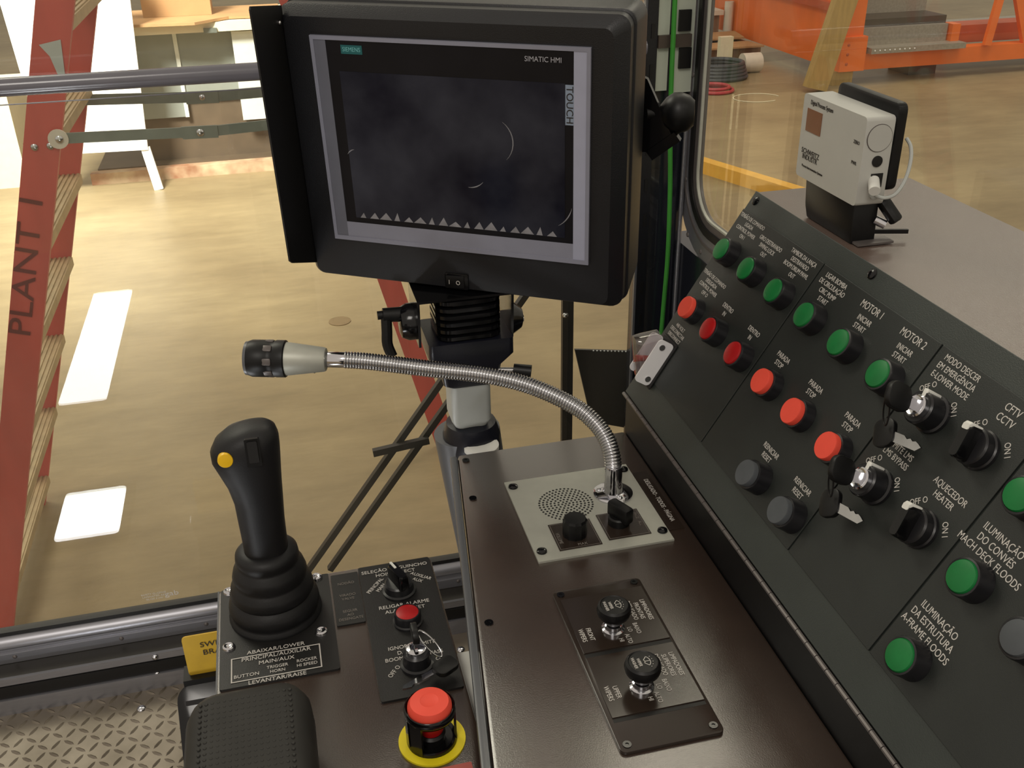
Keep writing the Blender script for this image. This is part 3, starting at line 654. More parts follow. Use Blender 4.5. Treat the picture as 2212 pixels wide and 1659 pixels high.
def frame(bb, o, i, z0, z1):
    vs = [[bb.bm.verts.new((x, y, z)) for x, y in ((r[0], r[2]), (r[1], r[2]), (r[1], r[3]), (r[0], r[3]))] for z in (z0, z1) for r in (o, i)]
    for k in range(4):
        k2 = (k + 1) % 4
        for p, q in ((0, 2), (2, 3), (3, 1), (1, 0)): bb.bm.faces.new((vs[p][k], vs[p][k2], vs[q][k2], vs[q][k]))
OB = (-.157, .143, -.118, .109)
frame(fr, OB, (-.153, .139, -.113, .105), .0, .0035); fr.make('bezel_edge', 'bezel_mid', mo, smooth=0)
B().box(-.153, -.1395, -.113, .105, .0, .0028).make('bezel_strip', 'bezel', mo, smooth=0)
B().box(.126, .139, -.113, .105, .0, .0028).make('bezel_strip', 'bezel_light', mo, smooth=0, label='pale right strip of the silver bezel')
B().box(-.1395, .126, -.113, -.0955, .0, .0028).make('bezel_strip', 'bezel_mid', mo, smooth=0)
B().box(-.1395, .126, -.0955, .105, .0, .0024).make('front_film', 'glass_black', mo, smooth=0)
B().box(-.127, .117, -.0895, .0735, .0024, .0028).make('screen', 'lcd', mo, smooth=0)
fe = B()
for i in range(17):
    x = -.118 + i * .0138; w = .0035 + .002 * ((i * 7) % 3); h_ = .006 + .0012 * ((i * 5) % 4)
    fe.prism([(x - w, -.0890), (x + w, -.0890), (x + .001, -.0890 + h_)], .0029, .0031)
fe.make('film_edge', 'film', mo, smooth=0)  # grey teeth drawn in for reflections of the bubble film
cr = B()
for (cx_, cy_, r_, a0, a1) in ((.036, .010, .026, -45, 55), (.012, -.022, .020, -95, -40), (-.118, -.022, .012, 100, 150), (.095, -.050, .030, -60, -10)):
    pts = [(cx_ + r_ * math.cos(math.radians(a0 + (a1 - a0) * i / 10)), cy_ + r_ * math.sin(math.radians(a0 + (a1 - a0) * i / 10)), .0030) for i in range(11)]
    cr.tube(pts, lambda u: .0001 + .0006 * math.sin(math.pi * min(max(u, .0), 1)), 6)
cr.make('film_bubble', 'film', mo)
B().box(-.1225, -.0985, .0915, .1005, .0024, .0029).make('brand_badge', 'teal', mo, smooth=0)
t = Txt(); t.add('SIEMENS', -.1105, .096, .0031, .0062, sx=.88); t.make('teal_text', mo)
t = Txt(); t.add('SIMATIC HMI', .095, .0955, .0027, .0072, sx=.92); t.make('grey_text', mo)
B().box(.1175, .1262, .0325, .0725, .0024, .0029).make('touch_strip', 'touch_strip', mo, smooth=0)
t = Txt(); t.add('TOUCH', .1218, .0525, .0031, .0100, rot=-90, sx=1.05); t.make('dark_text', mo)
sw = B().prism(rrect(-.0245, .0035, -.1655, -.1465, .0015, 3), 0, .0022).make('rocker_switch', 'black_gloss', mo, smooth=0)
B(Matrix.Translation((-.0105, -.156, .0022)) @ Matrix.Rotation(math.radians(8), 4, 'Y')).box(-.0115, .0095, -.0075, .0075, -.001, .0022, .0006).make('rocker', 'black', sw)
t = Txt(); t.add('I    O', -.0115, -.156, .0062, .0075); t.make('white_text', sw)
# side hood plate, hinged at the left edge and standing forward
hd = B(); hd.prism([(-.004, .136), (.064, .148), (.066, .145), (.066, -.122), (.060, -.127), (-.004, -.155)], 0, .002)
hd.bm.transform(Matrix.Translation((-.189, 0, 0)) @ Matrix.Rotation(math.radians(-85), 4, 'Y') @ Matrix.Translation((0, 0, -.001)))
hd.make('side_hood', 'gasket', mo, smooth=0)
B().sphere((-.1865, .121, .008), .002).make('hood_screw', 'steel', mo)
# rear tilt bracket with clamp knob (right)
B().prism([(.150, .060), (.176, .050), (.206, -.010), (.184, -.030), (.150, -.032)], -.125, -.118).make('tilt_bracket', 'black_gloss', mo, smooth=0)
B().bar((.182, -.034, -.121), (.212, -.010, -.121), .012, .010, (0, 0, 1)).make('bracket_flange', 'black_gloss', mo, smooth=0)
B().cyl((.176, .012, -.12), (.196, .012, -.13), .0065, .0065).make('knob_stem', 'black', mo)
kn = B(Matrix.Translation((.190, .012, -.128)) @ Vector((1, 0, -.15)).to_track_quat('Z', 'Y').to_matrix().to_4x4())
kn.lathe([(.008, 0), (.016, .006), (.0215, .014), (.0220, .022), (.0190, .031), (.0135, .037), (.002, .0375)], 24); kn.make('clamp_knob', 'black', mo)

ms = thing('monitor_stand', 'swivel monitor stand with black bellows joint and grey column', 'stand', (.197, 1.062, ZC))
Z0 = -ZC
def zz(z): return z + Z0
B().box(-.062, .050, -.036, .036, zz(.757), zz(.760)).make('top_plate', 'black_gloss', ms, smooth=0)
for x in (-.062, .047):
    B().prism([(-.034, zz(.757)), (.034, zz(.757)), (.028, zz(.700)), (-.028, zz(.700))], 0, .003).make('fork_arm', 'black_gloss', ms, smooth=0).matrix_local = Matrix(((0, 0, 1, x), (1, 0, 0, 0), (0, 1, 0, 0), (0, 0, 0, 1)))
bl = B(); prof = []
for i in range(6):
    z = zz(.757) - i * .0088
    for dz, f in ((0, .88), (-.0018, 1.0), (-.0060, 1.0), (-.0080, .88)): prof.append((z + dz, f))
bl.rings([[(x - .002, y, z) for x, y in rrect(-.038 * f, .038 * f, -.036 * f, .036 * f, .016, 4)] for z, f in prof]); bl.make('bellows', 'black_gloss', ms, smooth=50)
B().rings([[(x - .002, y, zz(z)) for x, y in rrect(-w, w, -d_, d_, .006, 4)] for z, w, d_ in ((.705, .050, .040), (.684, .050, .040), (.668, .036, .034), (.645, .033, .030), (.640, .026, .026))]).make('swivel_block', 'navy', ms, smooth=35)
B().rings([[(x - .002, y, zz(z)) for x, y in rrect(-w, w, -w, w, .008, 4)] for z, w in ((.655, .0245), (.590, .0245), (.580, .020))]).make('post', 'grey_white', ms, smooth=35)
B().lathe([(.030, zz(.46)), (.036, zz(.535)), (.036, zz(.562)), (.031, zz(.578)), (.018, zz(.582))], 24).make('post_socket', 'navy', ms)
B().lathe([(.022, zz(.554)), (.022, zz(.560)), (.018, zz(.562))], 24, o=(.006, -.030, 0)).make('white_cap', 'white_plastic', ms)
B().cyl((.085, -.03, 0), (-.004, .010, zz(.56)), .030, .042, seg=28).make('column', 'stand_grey', ms)
B().cyl((.050, 0, zz(.712)), (.066, 0, zz(.710)), .024, .012, 20).make('pivot_cover', 'black_gloss', ms)
B().cyl((.066, 0, zz(.710)), (.069, 0, zz(.710)), .005).make('pivot_bolt', 'steel', ms)
B().lathe([(.022, -.008), (.022, 0), (.018, .008), (.012, .010)], 22).make('friction_disc', 'black_gloss', ms).matrix_local = Matrix.Translation((-.070, 0, zz(.722))) @ Matrix.Rotation(math.radians(-90), 4, 'Y')
lv = B(); lv.cyl((-.072, 0, zz(.732)), (-.098, 0, zz(.734)), .009, .008); lv.cyl((-.098, 0, zz(.734)), (-.104, 0, zz(.734)), .005)
lv.tube(smooth_path([(-.094, 0, zz(.732)), (-.095, -.004, zz(.715)), (-.096, -.008, zz(.700)), (-.092, -.012, zz(.686))], 4), .0065, 10); lv.make('clamp_lever', 'black', ms)
B().cyl((.030, -.03, zz(.660)), (.050, -.034, zz(.659)), .003).make('thumbscrew_stem', 'steel', ms)
B().cyl((.048, -.033, zz(.659)), (.068, -.04, zz(.657)), .0075, .0082, 14).make('thumbscrew', 'black', ms)

# ------------------------------------------------------------------ left joystick console
ZJ = .56
jc = thing('joystick_console', 'black armrest console carrying the joystick and emergency stop', 'console', (0, 0, ZJ))
B().prism(rrect(-.108, .105, -.05, .830, .006, 3), -.045, 0, .002).make('housing', 'console', jc)
B().box(-.07, .07, .0, .60, -.045 - .55, -.045).make('pedestal', 'black', jc, smooth=0)
B().box(-.1085, -.107, .30, .829, -.045, -.0005).make('edge_strip', 'stand_grey', jc, smooth=0)
B().prism(rrect(-.105, .000, .688, .826, .002, 2), 0, .0022).make('joystick_plate', 'legend_dark', jc, smooth=0)
B().prism(rrect(.030, .1025, .638, .826, .002, 2), 0, .0024).make('legend_plate', 'legend_dark', jc, smooth=0)
B().prism(rrect(.002, .029, .745, .822, .001, 2), 0, .0015).make('indicator_plate', 'legend_dark', jc, smooth=0)
t = Txt(); zt = .0027
t.rect(-.095, -.0155, .6935, .7245, zt, .0011)
t.add('ABAIXAR/LOWER', -.055, .7285, zt, .0066, sx=1.0); t.add('PRINCIPAL/AUXILIAR\nMAIN/AUX', -.055, .7165, zt, .0066, sx=1.0); t.add('LEVANTAR/RAISE', -.055, .6898, zt, .0066, sx=1.0)
t.add('BUTTON', -.0815, .7000, zt, .0058, sx=.95); t.add('TRIGGER\nHORN', -.0545, .7020, zt, .0052, sx=.9); t.add('ROCKER\nHI SPEED', -.0285, .7035, zt, .0052, sx=.9)
t.add('SELEÇÃO DE GUINCHO\nHOIST SELECT', .066, .812, zt, .0066, sx=.95); t.add('PRINCIPAL\nMAIN', .0465, .791, zt, .0062, rot=50); t.add('AUXILIAR\nAUX', .088, .794, zt, .0062, rot=-38)
t.add('RELIGAR ALARME\nALARM RESET', .0675, .7545, zt, .0066, sx=.95); t.add('IGNORAR LIMITE\nDA LANÇA\nBOOM LIMIT BYPASS', .066, .693, zt, .0064, sx=.9)
t.add('OFF O', .046, .671, zt, .0064, rot=50); t.add('ON I', .089, .675, zt, .0064, rot=-40)
t.make('white_text', jc)
t = Txt(); t.add('NODÃO', .016, .806, .0017, .0050); t.add('VIRADO\nVALVE', .016, .785, .0017, .0050); t.add('SEGUIR\nAO\nDESENGATE', .016, .758, .0017, .0050); t.make('text_dim', jc)
for x, y in ((-.097, .741), (-.013, .740), (-.012, .822), (-.097, .822)):
    B(Matrix.Translation((x, y, .0022))).lathe([(.0062, 0), (.0055, .002), (.004, .003), (.0028, .0022), (.001, .002)], 16).make('screw', 'chrome', jc)
Mb = Matrix.Translation((.066, .780, .0024))
o = B(Mb).lathe([(.0165, 0), (.0165, .002), (.0145, .003), (.0140, .010), (.0125, .0115), (.003, .0118)], 26).make('selector_switch', 'bezel_ring', jc, label='black hoist selector switch with white pointer')
R = Mb @ Matrix.Rotation(math.radians(20), 4, 'Z')
B(R).rings([[(x, y, z) for x, y in rrect(-.0050 * f, .0050 * f, -.0142 * g, .0145 * g, .003, 4)] for z, f, g in ((.010, 1.15, 1.0), (.022, 1.0, .98), (.025, .8, .9))]).make('handle', 'black_gloss', o)
B(R).rings([[(x, y, z) for x, y in rrect(-.0012, .0012, .004, .0152, .0005, 2)] for z in (.011, .0256)]).make('pointer', 'white_plastic', o)
Mb = Matrix.Translation((.0675, .733, .0024))
o = B(Mb).lathe([(.0142, 0), (.0142, .002), (.0128, .003), (.0128, .0105), (.0118, .012), (.0108, .012), (.0108, .010)], 26).make('pushbutton', 'bezel_ring', jc, label='deep red alarm reset button')
B(Mb).lathe([(.0106, .009), (.0106, .0118), (.008, .0128), (.002, .0131)], 24).make('button_cap', 'dark_red', o)
Mb = Matrix.Translation((.067, .674, .0024))
o = B(Mb).lathe([(.0150, 0), (.0150, .003), (.0128, .004), (.0122, .015), (.0105, .0165)], 24).make('key_switch', 'bezel_ring', jc, label='key switch for the boom limit bypass')
B(Mb).lathe([(.0090, .016), (.0090, .020), (.0076, .0208), (.002, .0205)], 22).make('lock_barrel', 'chrome', o)
k = key_set('key_set', 'key with a dark grip and spare in the switch behind the red mushroom button', Matrix.Translation((.067, .674, ZJ + .022)), 'keys on the joystick console', handle=.022)
B().tube(ring_pts((.003, -.003, .022), (.020, -.018, .002)), .0007, 8, closed=True).make('key_ring', 'steel', k)
B(Matrix.Translation((.022, -.022, -.006)) @ Matrix.Rotation(math.radians(30), 4, 'Z')).prism(rrect(-.011, .011, -.009, .009, .006, 5), -.0025, .0025, .001).make('spare_grip', 'black', k)
B(Matrix.Translation((.012, -.024, -.008)) @ Matrix.Rotation(math.radians(205), 4, 'Z')).prism([(0, -.003), (.030, -.003), (.033, 0), (.030, .0015), (.026, .003), (.022, .0015), (.018, .003), (0, .003)], -.001, .001).make('spare_blade', 'chrome', k, smooth=0)
# emergency stop
es = thing('emergency_stop', 'red mushroom emergency stop with black wire guard on a yellow ring', 'emergency stop', (.0655, .588, ZJ))
B().lathe([(.0275, 0), (.0275, .0018), (.0200, .002), (.0195, .0005)], 40).make('yellow_ring', 'yellow', es)
B().lathe([(.0205, .0005), (.0208, .004), (.0198, .0065), (.0170, .004), (.008, .003)], 36).make('guard_base', 'black_gloss', es)
B().lathe([(.0105, .002), (.0115, .010), (.0095, .012), (.0095, .022)], 28).make('collar', 'black', es)
B().lathe([(.0098, .013), (.0112, .018), (.0120, .023), (.0110, .028)], 28).make('stem', 'dark_red', es)
B().lathe([(.010, .0275), (.0165, .031), (.0182, .036), (.0178, .040), (.0155, .0435), (.0075, .0448), (.0068, .0444), (.001, .0446)], 36).make('mushroom_cap', 'red_cap', es)
B().lathe([(.0186, .030), (.0202, .031), (.0210, .0345), (.0204, .0385), (.0196, .039), (.0190, .037)], 40, cap0=False, cap1=False).make('guard_ring', 'black_gloss', es, smooth=60)
for a in (100, 190, 225, 350):
    ca, sa = math.cos(math.radians(a)), math.sin(math.radians(a))
    B(Matrix.Rotation(math.radians(a), 4, 'Z')).bar((.0195, 0, .003), (.0196, 0, .034), .011 if a == 225 else .007, .002, (1, 0, 0)).make('guard_post', 'black_gloss', es)
B().prism(rrect(.066, .092, .535, .558, .001, 2), 0, .0008).make('red_label', 'label_red', jc, smooth=0)

# joystick
js = thing('joystick', 'black pistol grip joystick with yellow thumb button and rubber boot', 'joystick', (-.053, .782, ZJ + .0022))
prof = [(.0435, 0), (.0435, .003), (.0412, .005), (.0405, .008), (.0425, .012), (.0415, .018), (.0380, .0225), (.0365, .0245), (.0390, .029), (.0375, .036), (.0335, .041), (.0325, .043), (.0345, .048), (.0325, .055), (.0285, .060), (.0275, .062), (.0292, .066), (.0285, .0715), (.0250, .075), (.0205, .0765)]
B().lathe(prof, 40).make('rubber_boot', 'rubber', js, smooth=60)
secs = [(.066, .0005, .0212, .021), (.076, .0005, .0200, .020), (.095, .0005, .0202, .020), (.110, .0005, .0206, .0205), (.134, .001, .0216, .021), (.152, .0, .0236, .022), (.166, -.0018, .0264, .0228), (.181, -.0037, .0295, .0235), (.190, -.0034, .0298, .0235), (.200, -.0007, .0273, .0225), (.2075, .003, .0218, .019), (.2115, .0065, .0145, .0135), (.2135, .0075, .0075, .008)]
def gsec(z, xo, hx, hy, n=28, e=2.4):
    out = []
    for j in range(n):
        a = 2 * math.pi * j / n; c_, s_ = math.cos(a), math.sin(a)
        out.append((xo + hx * math.copysign(abs(c_) ** (2 / e), c_), hy * math.copysign(abs(s_) ** (2 / e), s_), z))
    return out
B().rings([gsec(.066 + (q[0] - .066) * .955, *q[1:]) for q in secs]).make('grip', 'rubber', js, smooth=70)
B(Matrix.Translation((-.0195, -.0185, .186)) @ Matrix.Rotation(math.radians(80), 4, 'X')).lathe([(.0068, -.004), (.0068, .003), (.0060, .0045), (.002, .0050)], 20).make('thumb_button', 'button_yellow', js)
B(Matrix.Translation((.004, -.0226, .191)) @ Matrix.Rotation(math.radians(84), 4, 'X')).prism(rrect(-.0062, .0062, -.013, .013, .001, 2), -.003, .0006).make('rocker_frame', 'black', js, smooth=0)
B(Matrix.Translation((.004, -.0230, .192)) @ Matrix.Rotation(math.radians(84), 4, 'X')).prism(rrect(-.0042, .0042, -.010, .010, .001, 2), -.003, .0012).make('rocker', 'gasket', js, smooth=0)

# armrest pad with embossed dimples
ar = thing('armrest_pad', 'perforated black armrest pad in front of the joystick', 'armrest', (-.072, .42, ZJ))
def pad_sec(z, e):
    return [(x, y, z) for x, y in rrect(-.047 - e, .044 + e, -.30, .202 + e, .024 + e, 6)]
B().rings([pad_sec(.012, -.010), pad_sec(.016, -.001), pad_sec(.034, .003), pad_sec(.053, .002), pad_sec(.063, -.003), pad_sec(.0675, -.010), pad_sec(.0685, -.018)]).make('cushion', 'pad', ar, smooth=60)
B().box(-.035, .035, -.28, .15, 0, .014).make('base_plate', 'black', ar, smooth=0)
db = B()
for i in range(16):
    for j in range(30):
        x = -.036 + i * .0045; y = .184 - j * .0055
        db.sphere((x, y, .0681), .0016, sz=.55, seg=6, ringn=4)
o = db.make('dimples', 'pad', ar); o['kind'] = 'stuff'

# white conduit between the consoles
tag(B().prism([(.104, .70), (.122, .70), (.118, .60), (.108, .60)], .30, .545, .003).make('white_duct', 'white_plastic'), 'white plastic duct standing in the gap beside the red mushroom button', 'duct')

# swing brake pedal with yellow placard
sb = thing('brake_pedal', 'black foot pedal with yellow swing brake placard behind the armrest', 'pedal', (-.23, 1.45, ZC))
B().box(-.06, .12, -.16, .045, 0, .02, .004).make('base', 'black', sb)
PT = Matrix.Translation((0, -.03, .155)) @ Matrix.Rotation(math.radians(52), 4, 'X')
B(PT).prism(rrect(-.060, .115, -.150, .02, .030, 5), -.012, 0, .002).make('tread', 'black_gloss', sb)
for i in range(5):
    B(PT).box(-.045, .10, -.125 + i * .027, -.117 + i * .027, 0, .004).make('tread_rib', 'black_gloss', sb, smooth=0)
B().box(-.045, .10, -.02, .02, .01, .18).make('housing', 'black', sb, smooth=0)
B().prism(rrect(-.035, .11, .178, .268, .008, 4), 0, .003).make('placard', 'tag_yellow', sb, smooth=0).matrix_local = Matrix.Translation((0, -.004, 0)) @ Matrix.Rotation(math.radians(90), 4, 'X')
t = Txt(); t.add('SWING\nBRAKE', .022, .236, .0035, .016, align='CENTER', sx=1.1); t.make('dark_text', sb, mx=Matrix.Translation((0, -.0045, 0)) @ Matrix.Rotation(math.radians(90), 4, 'X'))
# two unseen glowing panels added on the cab floor for the front window reflections
def added_glow_panel(x, y, sx, sy, tilt, label, power):
    t = thing('work_lamp', label, 'lamp', Matrix.Translation((x, y, ZC)) , 'lamps mirrored in the window')
    B().box(-sx / 2 - .02, sx / 2 + .02, -sy / 2 - .02, sy / 2 + .02, 0, .02, .004).make('case', 'black', t)
    m = mat('lamp_panel', (255, 255, 255), .5, emit=((.95, .97, 1.0), power)); M['lamp_panel'] = m
    B().prism(rrect(-sx / 2, sx / 2, -sy / 2, sy / 2, .012, 4), .02, .024).make('light_panel', 'lamp_panel', t, smooth=0)
    return t
added_glow_panel(-.66, .05, .14, .90, 0, 'long bright work lamp mirrored in the window beside the red ladder', 13)
added_glow_panel(-.56, 1.13, .15, .20, 0, 'square white work lamp mirrored low in the window left of the joystick', 20)

# ------------------------------------------------------------------ shop: stepladder
ld = thing('stepladder', 'red fibreglass stepladder standing outside the left of the front window', 'ladder', (0, 0, ZS))
YN, YF = 2.9, 3.72
def stile(y, x0, x1, w, name, h0=0, h1=2.72):
    # x0 at floor, x1 at 2.0 m above the floor (right edge), web width w to the left
    k = (x1 - x0) / 2.0
    bb = B()
    bb.rings([[(x0 + k * h - w, y, h), (x0 + k * h, y, h), (x0 + k * h, y + .03, h), (x0 + k * h - w, y + .03, h)] for h in (h0, h1)])
    return bb.make(name, 'ladder_red', ld, smooth=0)
n_st = stile(YN, -1.060, -.440, .094, 'stile'); f_st = stile(YF, -1.081, -.466, .094, 'stile')
for y, z in ((YN, 1.62), ):
    for dx in (-.06, -.02):
        B().sphere((-1.060 + .31 * 1.63 + dx - .005, YN - .002, 1.63 - dx * .0), .010, sy=.5, seg=10, ringn=6).make('rivet', 'steel', ld)
for i, h in enumerate((.12, .42, .72, 1.02, 1.32, 1.62, 1.92, 2.22)):
    xr = -1.070 + .31 * h
    st_ = B().box(xr - .085, xr - .004, YN + .03, YF, h - .015, h + .015).make('step', 'ladder_step', ld, smooth=0)
    for j in range(5): B().box(xr - .082 + j * .016, xr - .074 + j * .016, YN + .03, YF, h + .015, h + .019).make('step_rib', 'ladder_step', st_, smooth=0)
# spreader bars towards the rear rails
B().bar((-.55, YN - .01, 1.650), (-.16, YN - .01, 1.640), .028, .006, (0, 1, 0)).make('spreader', 'spreader', ld, smooth=0)
B().bar((-.235, YN - .016, 1.642), (-.14, YN - .016, 1.640), .034, .006, (0, 1, 0)).make('spreader_joint', 'spreader', ld, smooth=0)
B().bar((-.16, YN - .01, 1.640), (.16, YN - .01, 1.652), .028, .006, (0, 1, 0)).make('spreader', 'spreader', ld, smooth=0)
B().bar((-.62, YF - .01, 1.590), (-.19, YF - .01, 1.572), .036, .006, (0, 1, 0)).make('spreader', 'spreader', ld, smooth=0)
B().bar((-.27, YF - .016, 1.574), (-.16, YF - .016, 1.572), .042, .006, (0, 1, 0)).make('spreader_joint', 'spreader', ld, smooth=0)
B().bar((-.19, YF - .01, 1.572), (.18, YF - .01, 1.580), .036, .006, (0, 1, 0)).make('spreader', 'spreader', ld, smooth=0)
for x, y, z in ((-.55, YN - .02, 1.650), (-.187, YN - .022, 1.641), (-.215, YF - .022, 1.574), (-.60, YF - .02, 1.590)):
    B().sphere((x, y, z), .011, sy=.5, seg=10, ringn=6).make('rivet', 'chrome', ld)
B().cyl((-.553, YN - .012, 1.65), (-.553, YN - .018, 1.65), .026, seg=20).make('pivot_washer', 'tape_white', ld)
for y in (YN, YF):
    bb = B()
    bb.rings([[(.5395 - .24 * h, y, h), (.6085 - .24 * h, y, h), (.6085 - .24 * h, y + .03, h), (.5395 - .24 * h, y + .03, h)] for h in (0, 2.72)])
    rr_ = bb.make('rear_rail', 'ladder_red', ld, smooth=0)
B().box(-.30, -.02, YN, YF + .03, 2.70, 2.74).make('top_cap', 'ladder_red', ld, smooth=0)
t = Txt(); t.add('PLANT 1', 0, 0, 0, .085, sx=1.35)
ang = math.atan2(2.0, .62)
t.make('marker_text', ld, mx=Matrix.Translation((-.715, YN - .003, 1.30)) @ Matrix.Rotation(math.radians(90), 4, 'X') @ Matrix.Rotation(ang, 4, 'Z'))
B().prism([(-.55, 1.89), (-.495, 1.90), (-.505, 1.79), (-.52, 1.81), (-.53, 1.86)], 0, .001).make('torn_label', 'grey_white', ld, smooth=0).matrix_local = Matrix.Translation((.0, YN - .002, 0)) @ Matrix.Rotation(math.radians(90), 4, 'X')

# white sign board, bench, boxes behind
wb = thing('white_board', 'big white board on legs standing behind the ladder', 'board', (0, 8.25, ZS))
B().prism([(-1.70, .33), (-.945, .315), (-.85, 1.75), (-.98, 1.95), (-1.78, 1.95)], 0, .03).make('panel', 'white_board', wb, smooth=0).matrix_local = Matrix.Rotation(math.radians(90), 4, 'X')
B().bar((-.965, 0, .33), (-.915, -.05, 0), .07, .03, (0, 1, 0)).make('leg', 'white_board', wb, smooth=0)
B().bar((-1.66, 0, .33), (-1.68, -.05, 0), .07, .03, (0, 1, 0)).make('leg', 'white_board', wb, smooth=0)
wbn = thing('workbench', 'cream topped workbench with grey panels behind the white board', 'workbench', (0, 8.7, ZS))
B().box(-1.05, 1.3, -.25, .65, 1.13, 1.20).make('top', 'bench_top', wbn, smooth=0)
B().box(-1.0, -.655, -.02, .0, .45, 1.13).make('panel', 'bench_panel', wbn, smooth=0)
B().box(-.625, -.20, -.02, .0, .58, 1.13).make('panel', 'bench_panel', wbn, smooth=0)
B().box(-.655, -.625, -.04, .02, .45, 1.13).make('upright', 'bench_white', wbn, smooth=0)
B().box(-.20, .20, -.16, .1, .42, 1.11).make('side_cabinet', 'bench_white', wbn, smooth=0)
B().box(-1.05, 1.2, .02, .5, .08, .55).make('lower_shelf', 'shadow_wood', wbn, smooth=0)  # dark block standing in for the shadow under the bench
B().box(-.40, -.30, -.27, -.20, 1.125, 1.16).make('catch', 'spreader', wbn, smooth=0)
B().box(-1.45, 1.25, -.22, -.12, .0, .09).make('skid', 'pallet', wbn, smooth=0)
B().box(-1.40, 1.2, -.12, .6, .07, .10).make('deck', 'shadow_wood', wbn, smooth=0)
tag(B().prism([(-.98, 8.35), (-.45, 8.30), (-.20, 8.55), (.2, 8.5), (.2, 9.2), (-.98, 9.2)], ZS + 1.205, ZS + 1.225).make('cardboard_sheet', 'cardboard'), 'flat cardboard sheet lying on the workbench', 'cardboard')
cb = thing('cardboard_box', 'brown cardboard box on the workbench at the top edge', 'box', (-.55, 8.85, ZS + 1.226))
B().box(-.30, .22, -.15, .25, 0, .35).make('carton', 'cardboard', cb, smooth=0)
B().box(-.30, .22, -.152, -.150, .155, .175).make('tape', 'bench_top', cb, smooth=0)
tag(B().prism([(-2.75, 8.6), (-1.95, 8.6), (-1.95, 9.4), (-2.75, 9.4)], ZS, ZS + .75).make('crate', 'bench_top'), 'pale wooden crate at the top left corner', 'crate')

# floor markings: brown stain built as a thin disc and orange rail
tag(B().lathe([(.062, ZS), (.062, ZS + .004), (.05, ZS + .005)], 28, o=(.245, 5.22, 0)).make('drain_cover', 'stain'), 'round brown cover on the shop floor below the monitor', 'cover')

# ------------------------------------------------------------------ shop, right: orange machine frame, timber, boxes, cable
mf = thing('orange_platform', 'orange steel machine platform with steps at the top right', 'platform', (6.14, 10.1, -.95))
B().box(-.02, .02, .1, 6.5, .0, .62).make('side_plate', 'orange', mf, smooth=0)
B().box(-.10, .02, .1, 6.5, .60, .68).make('side_flange', 'orange_dark', mf, smooth=0)
B().box(-.03, .02, .1, 6.5, .68, 2.2).make('upper_side_plate', 'orange', mf, smooth=0)
B().box(-.03, .20, -.05, .18, .0, 2.0).make('corner_post', 'orange', mf, smooth=0)
B().box(-.06, .24, -.09, .0, .0, .36).make('gusset', 'orange', mf, smooth=0)
for z in (.08, .18, .28): B().sphere((.02, -.09, z), .018, sy=.4, seg=10, ringn=6).make('bolt', 'orange_dark', mf)
B().box(.2, 4.5, -.05, .12, .0, .17).make('front_rail', 'orange', mf, smooth=0)
B().box(1.30, 1.40, -.04, .12, .17, .42).make('short_post', 'orange', mf, smooth=0)
tr = B().box(.26, 1.42, -.16, .05, .18, .24).make('step_tread', 'galv', mf, smooth=0)
for i in range(9): B().sphere((.30 + i * .06, -.162, .215), .009, seg=8, ringn=5).make('tread_hole', 'bright_alu', tr)
B().box(.22, 1.28, .02, .10, .24, .42).make('step_riser', 'galv', mf, smooth=0)
B().box(.20, 1.30, .10, .55, .42, .50).make('step_tread', 'dark_steel', mf, smooth=0)
B().box(.20, 1.30, .5, .60, .50, .78).make('step_riser', 'galv', mf, smooth=0)
B().box(.20, 1.30, .55, 1.1, .78, .86).make('step_tread', 'dark_steel', mf, smooth=0)
B().box(.20, 4.0, 1.0, 1.1, .86, 2.0).make('back_panel', 'bench_panel', mf, smooth=0)
B().box(1.35, 4.0, .55, 1.0, .16, .30).make('deck', 'galv', mf, smooth=0)
B().box(1.45, 4.0, .20, .50, .17, .36).make('inner_box', 'orange_dark', mf, smooth=0)
B().bar((1.74, -.08, .18), (1.90, -.02, 1.2), .085, .05, (0, 1, 0)).make('brace', 'orange', mf, smooth=0)
B().bar((2.30, -.02, .18), (1.92, 0.02, 1.1), .11, .06, (0, 1, 0)).make('brace', 'orange', mf, smooth=0)
bk = B().box(-.10, .14, -.05, .4, -.15, .0); bk = bk.make('wood_block', 'timber', None, smooth=0); bk.location = (6.14, 10.1, -.95); tag(bk, 'timber block under the corner of the orange platform', 'block')
bk = B().box(1.0, 1.35, .2, .6, -.15, .0).make('wood_block', 'dark_steel', None, smooth=0); bk.location = (6.14, 10.1, -.95); tag(bk, 'dark block under the middle of the orange platform', 'block')
tag(B().bar((5.72, 9.85, ZS + .03), (6.20, 9.88, .75), .24, .11, (0, 1, 0)).make('timber_prop', 'timber', smooth=0), 'leaning timber plank propped against the orange platform', 'plank')
yr = thing('yellow_rail', 'yellow steel rail lying on the floor beyond the right window', 'rail', (0, 0, ZS))
B().bar((2.95, 8.55, .05), (4.6, 4.05, .05), .10, .10).make('beam', 'yellow_rail', yr, smooth=0)
cx = thing('open_carton', 'open flat cardboard carton on the floor beside the orange platform', 'box', (5.60, 12.05, ZS))
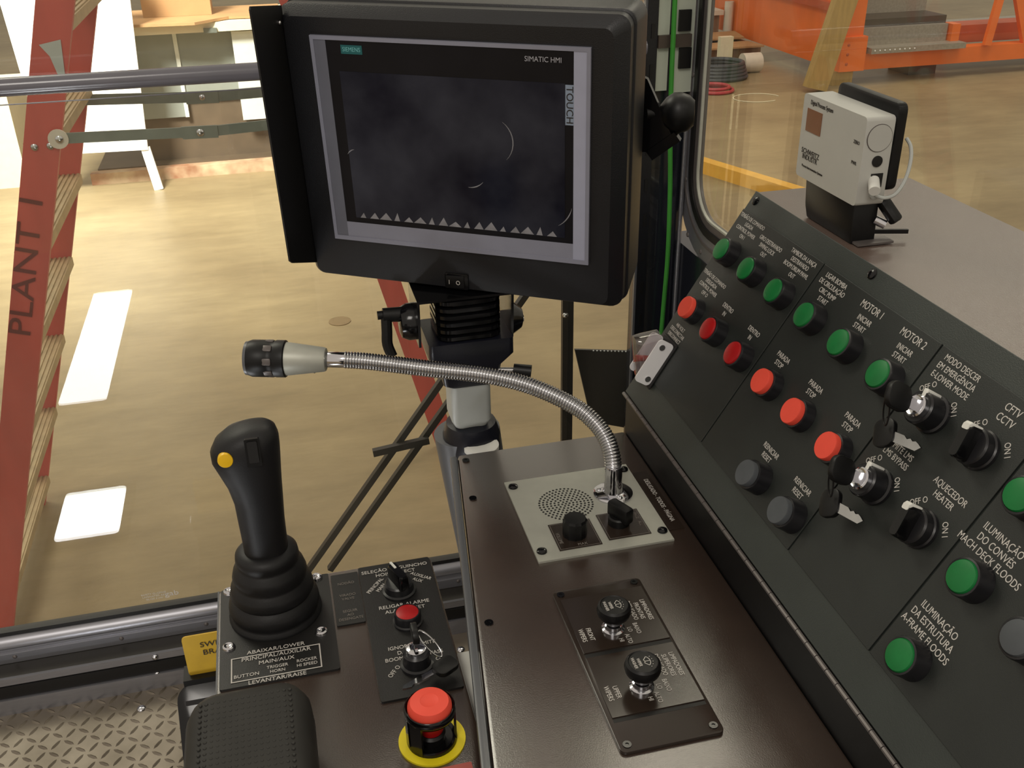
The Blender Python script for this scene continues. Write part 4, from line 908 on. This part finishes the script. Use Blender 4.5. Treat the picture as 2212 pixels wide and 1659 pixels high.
B().box(-.45, .42, -.30, .30, 0, .16).make('base', 'cardboard_dark', cx, smooth=0)
B().prism([(-.50, -.42), (.40, -.42), (.36, -.05), (-.44, -.05)], .17, .19).make('flap', 'cardboard', cx, smooth=0)
B().prism([(-.44, .05), (.36, .05), (.46, .55), (-.40, .50)], .20, .22).make('flap', 'cardboard', cx, smooth=0)
tag(B().box(5.24, 5.40, 11.24, 11.32, ZS, ZS + .38).make('timber_post_stub', 'bench_top', smooth=0), 'pale upright timber offcut beside the cable coil', 'timber')
co_ = thing('stacked_carton', 'brown carton with white lid behind the open carton', 'box', (5.82, 13.0, ZS))
B().box(-.6, .10, -.2, .2, 0, .40).make('carton', 'cardboard_dark', co_, smooth=0)
B().box(-.62, .14, -.24, .2, .40, .46).make('lid', 'tape_white', co_, smooth=0)
B().cyl((.22, -.22, .0), (.22, -.22, .56), .06, seg=14).make('tube', 'tape_white', co_)
coil = thing('cable_coil', 'coiled black cable on the floor by the right window frame', 'cable', (5.05, 10.85, ZS))
for i in range(5):
    r = .33 - .012 * i
    B().tube([(r * math.cos(2 * math.pi * j / 28), r * .85 * math.sin(2 * math.pi * j / 28), .03 + i * .035) for j in range(28)], .024, 8, closed=True).make('loop', 'cable_black', coil)
rc = thing('red_cable_coil', 'small coil of red cable on the floor in front of the black one', 'cable', (4.72, 10.2, ZS))
for i in range(2):
    B().tube([((.2 - .04 * i) * math.cos(2 * math.pi * j / 24), (.2 - .04 * i) * math.sin(2 * math.pi * j / 24), .02 + .03 * i) for j in range(24)], .018, 8, closed=True).make('loop', 'red_cable', rc)
tag(B().cyl((5.44, 11.05, ZS + .11), (5.66, 11.05, ZS + .11), .11, seg=20).make('tape_roll', 'tape_white'), 'white roll lying beside the black cable coil', 'roll')
tag(B().tube([(5.0 + .25 * math.cos(2 * math.pi * j / 30), 9.75 + .2 * math.sin(2 * math.pi * j / 30), ZS + .005) for j in range(26)], .004, 6).make('loose_wire', 'bench_top'), 'thin pale wire looped on the floor beyond the right window', 'wire')
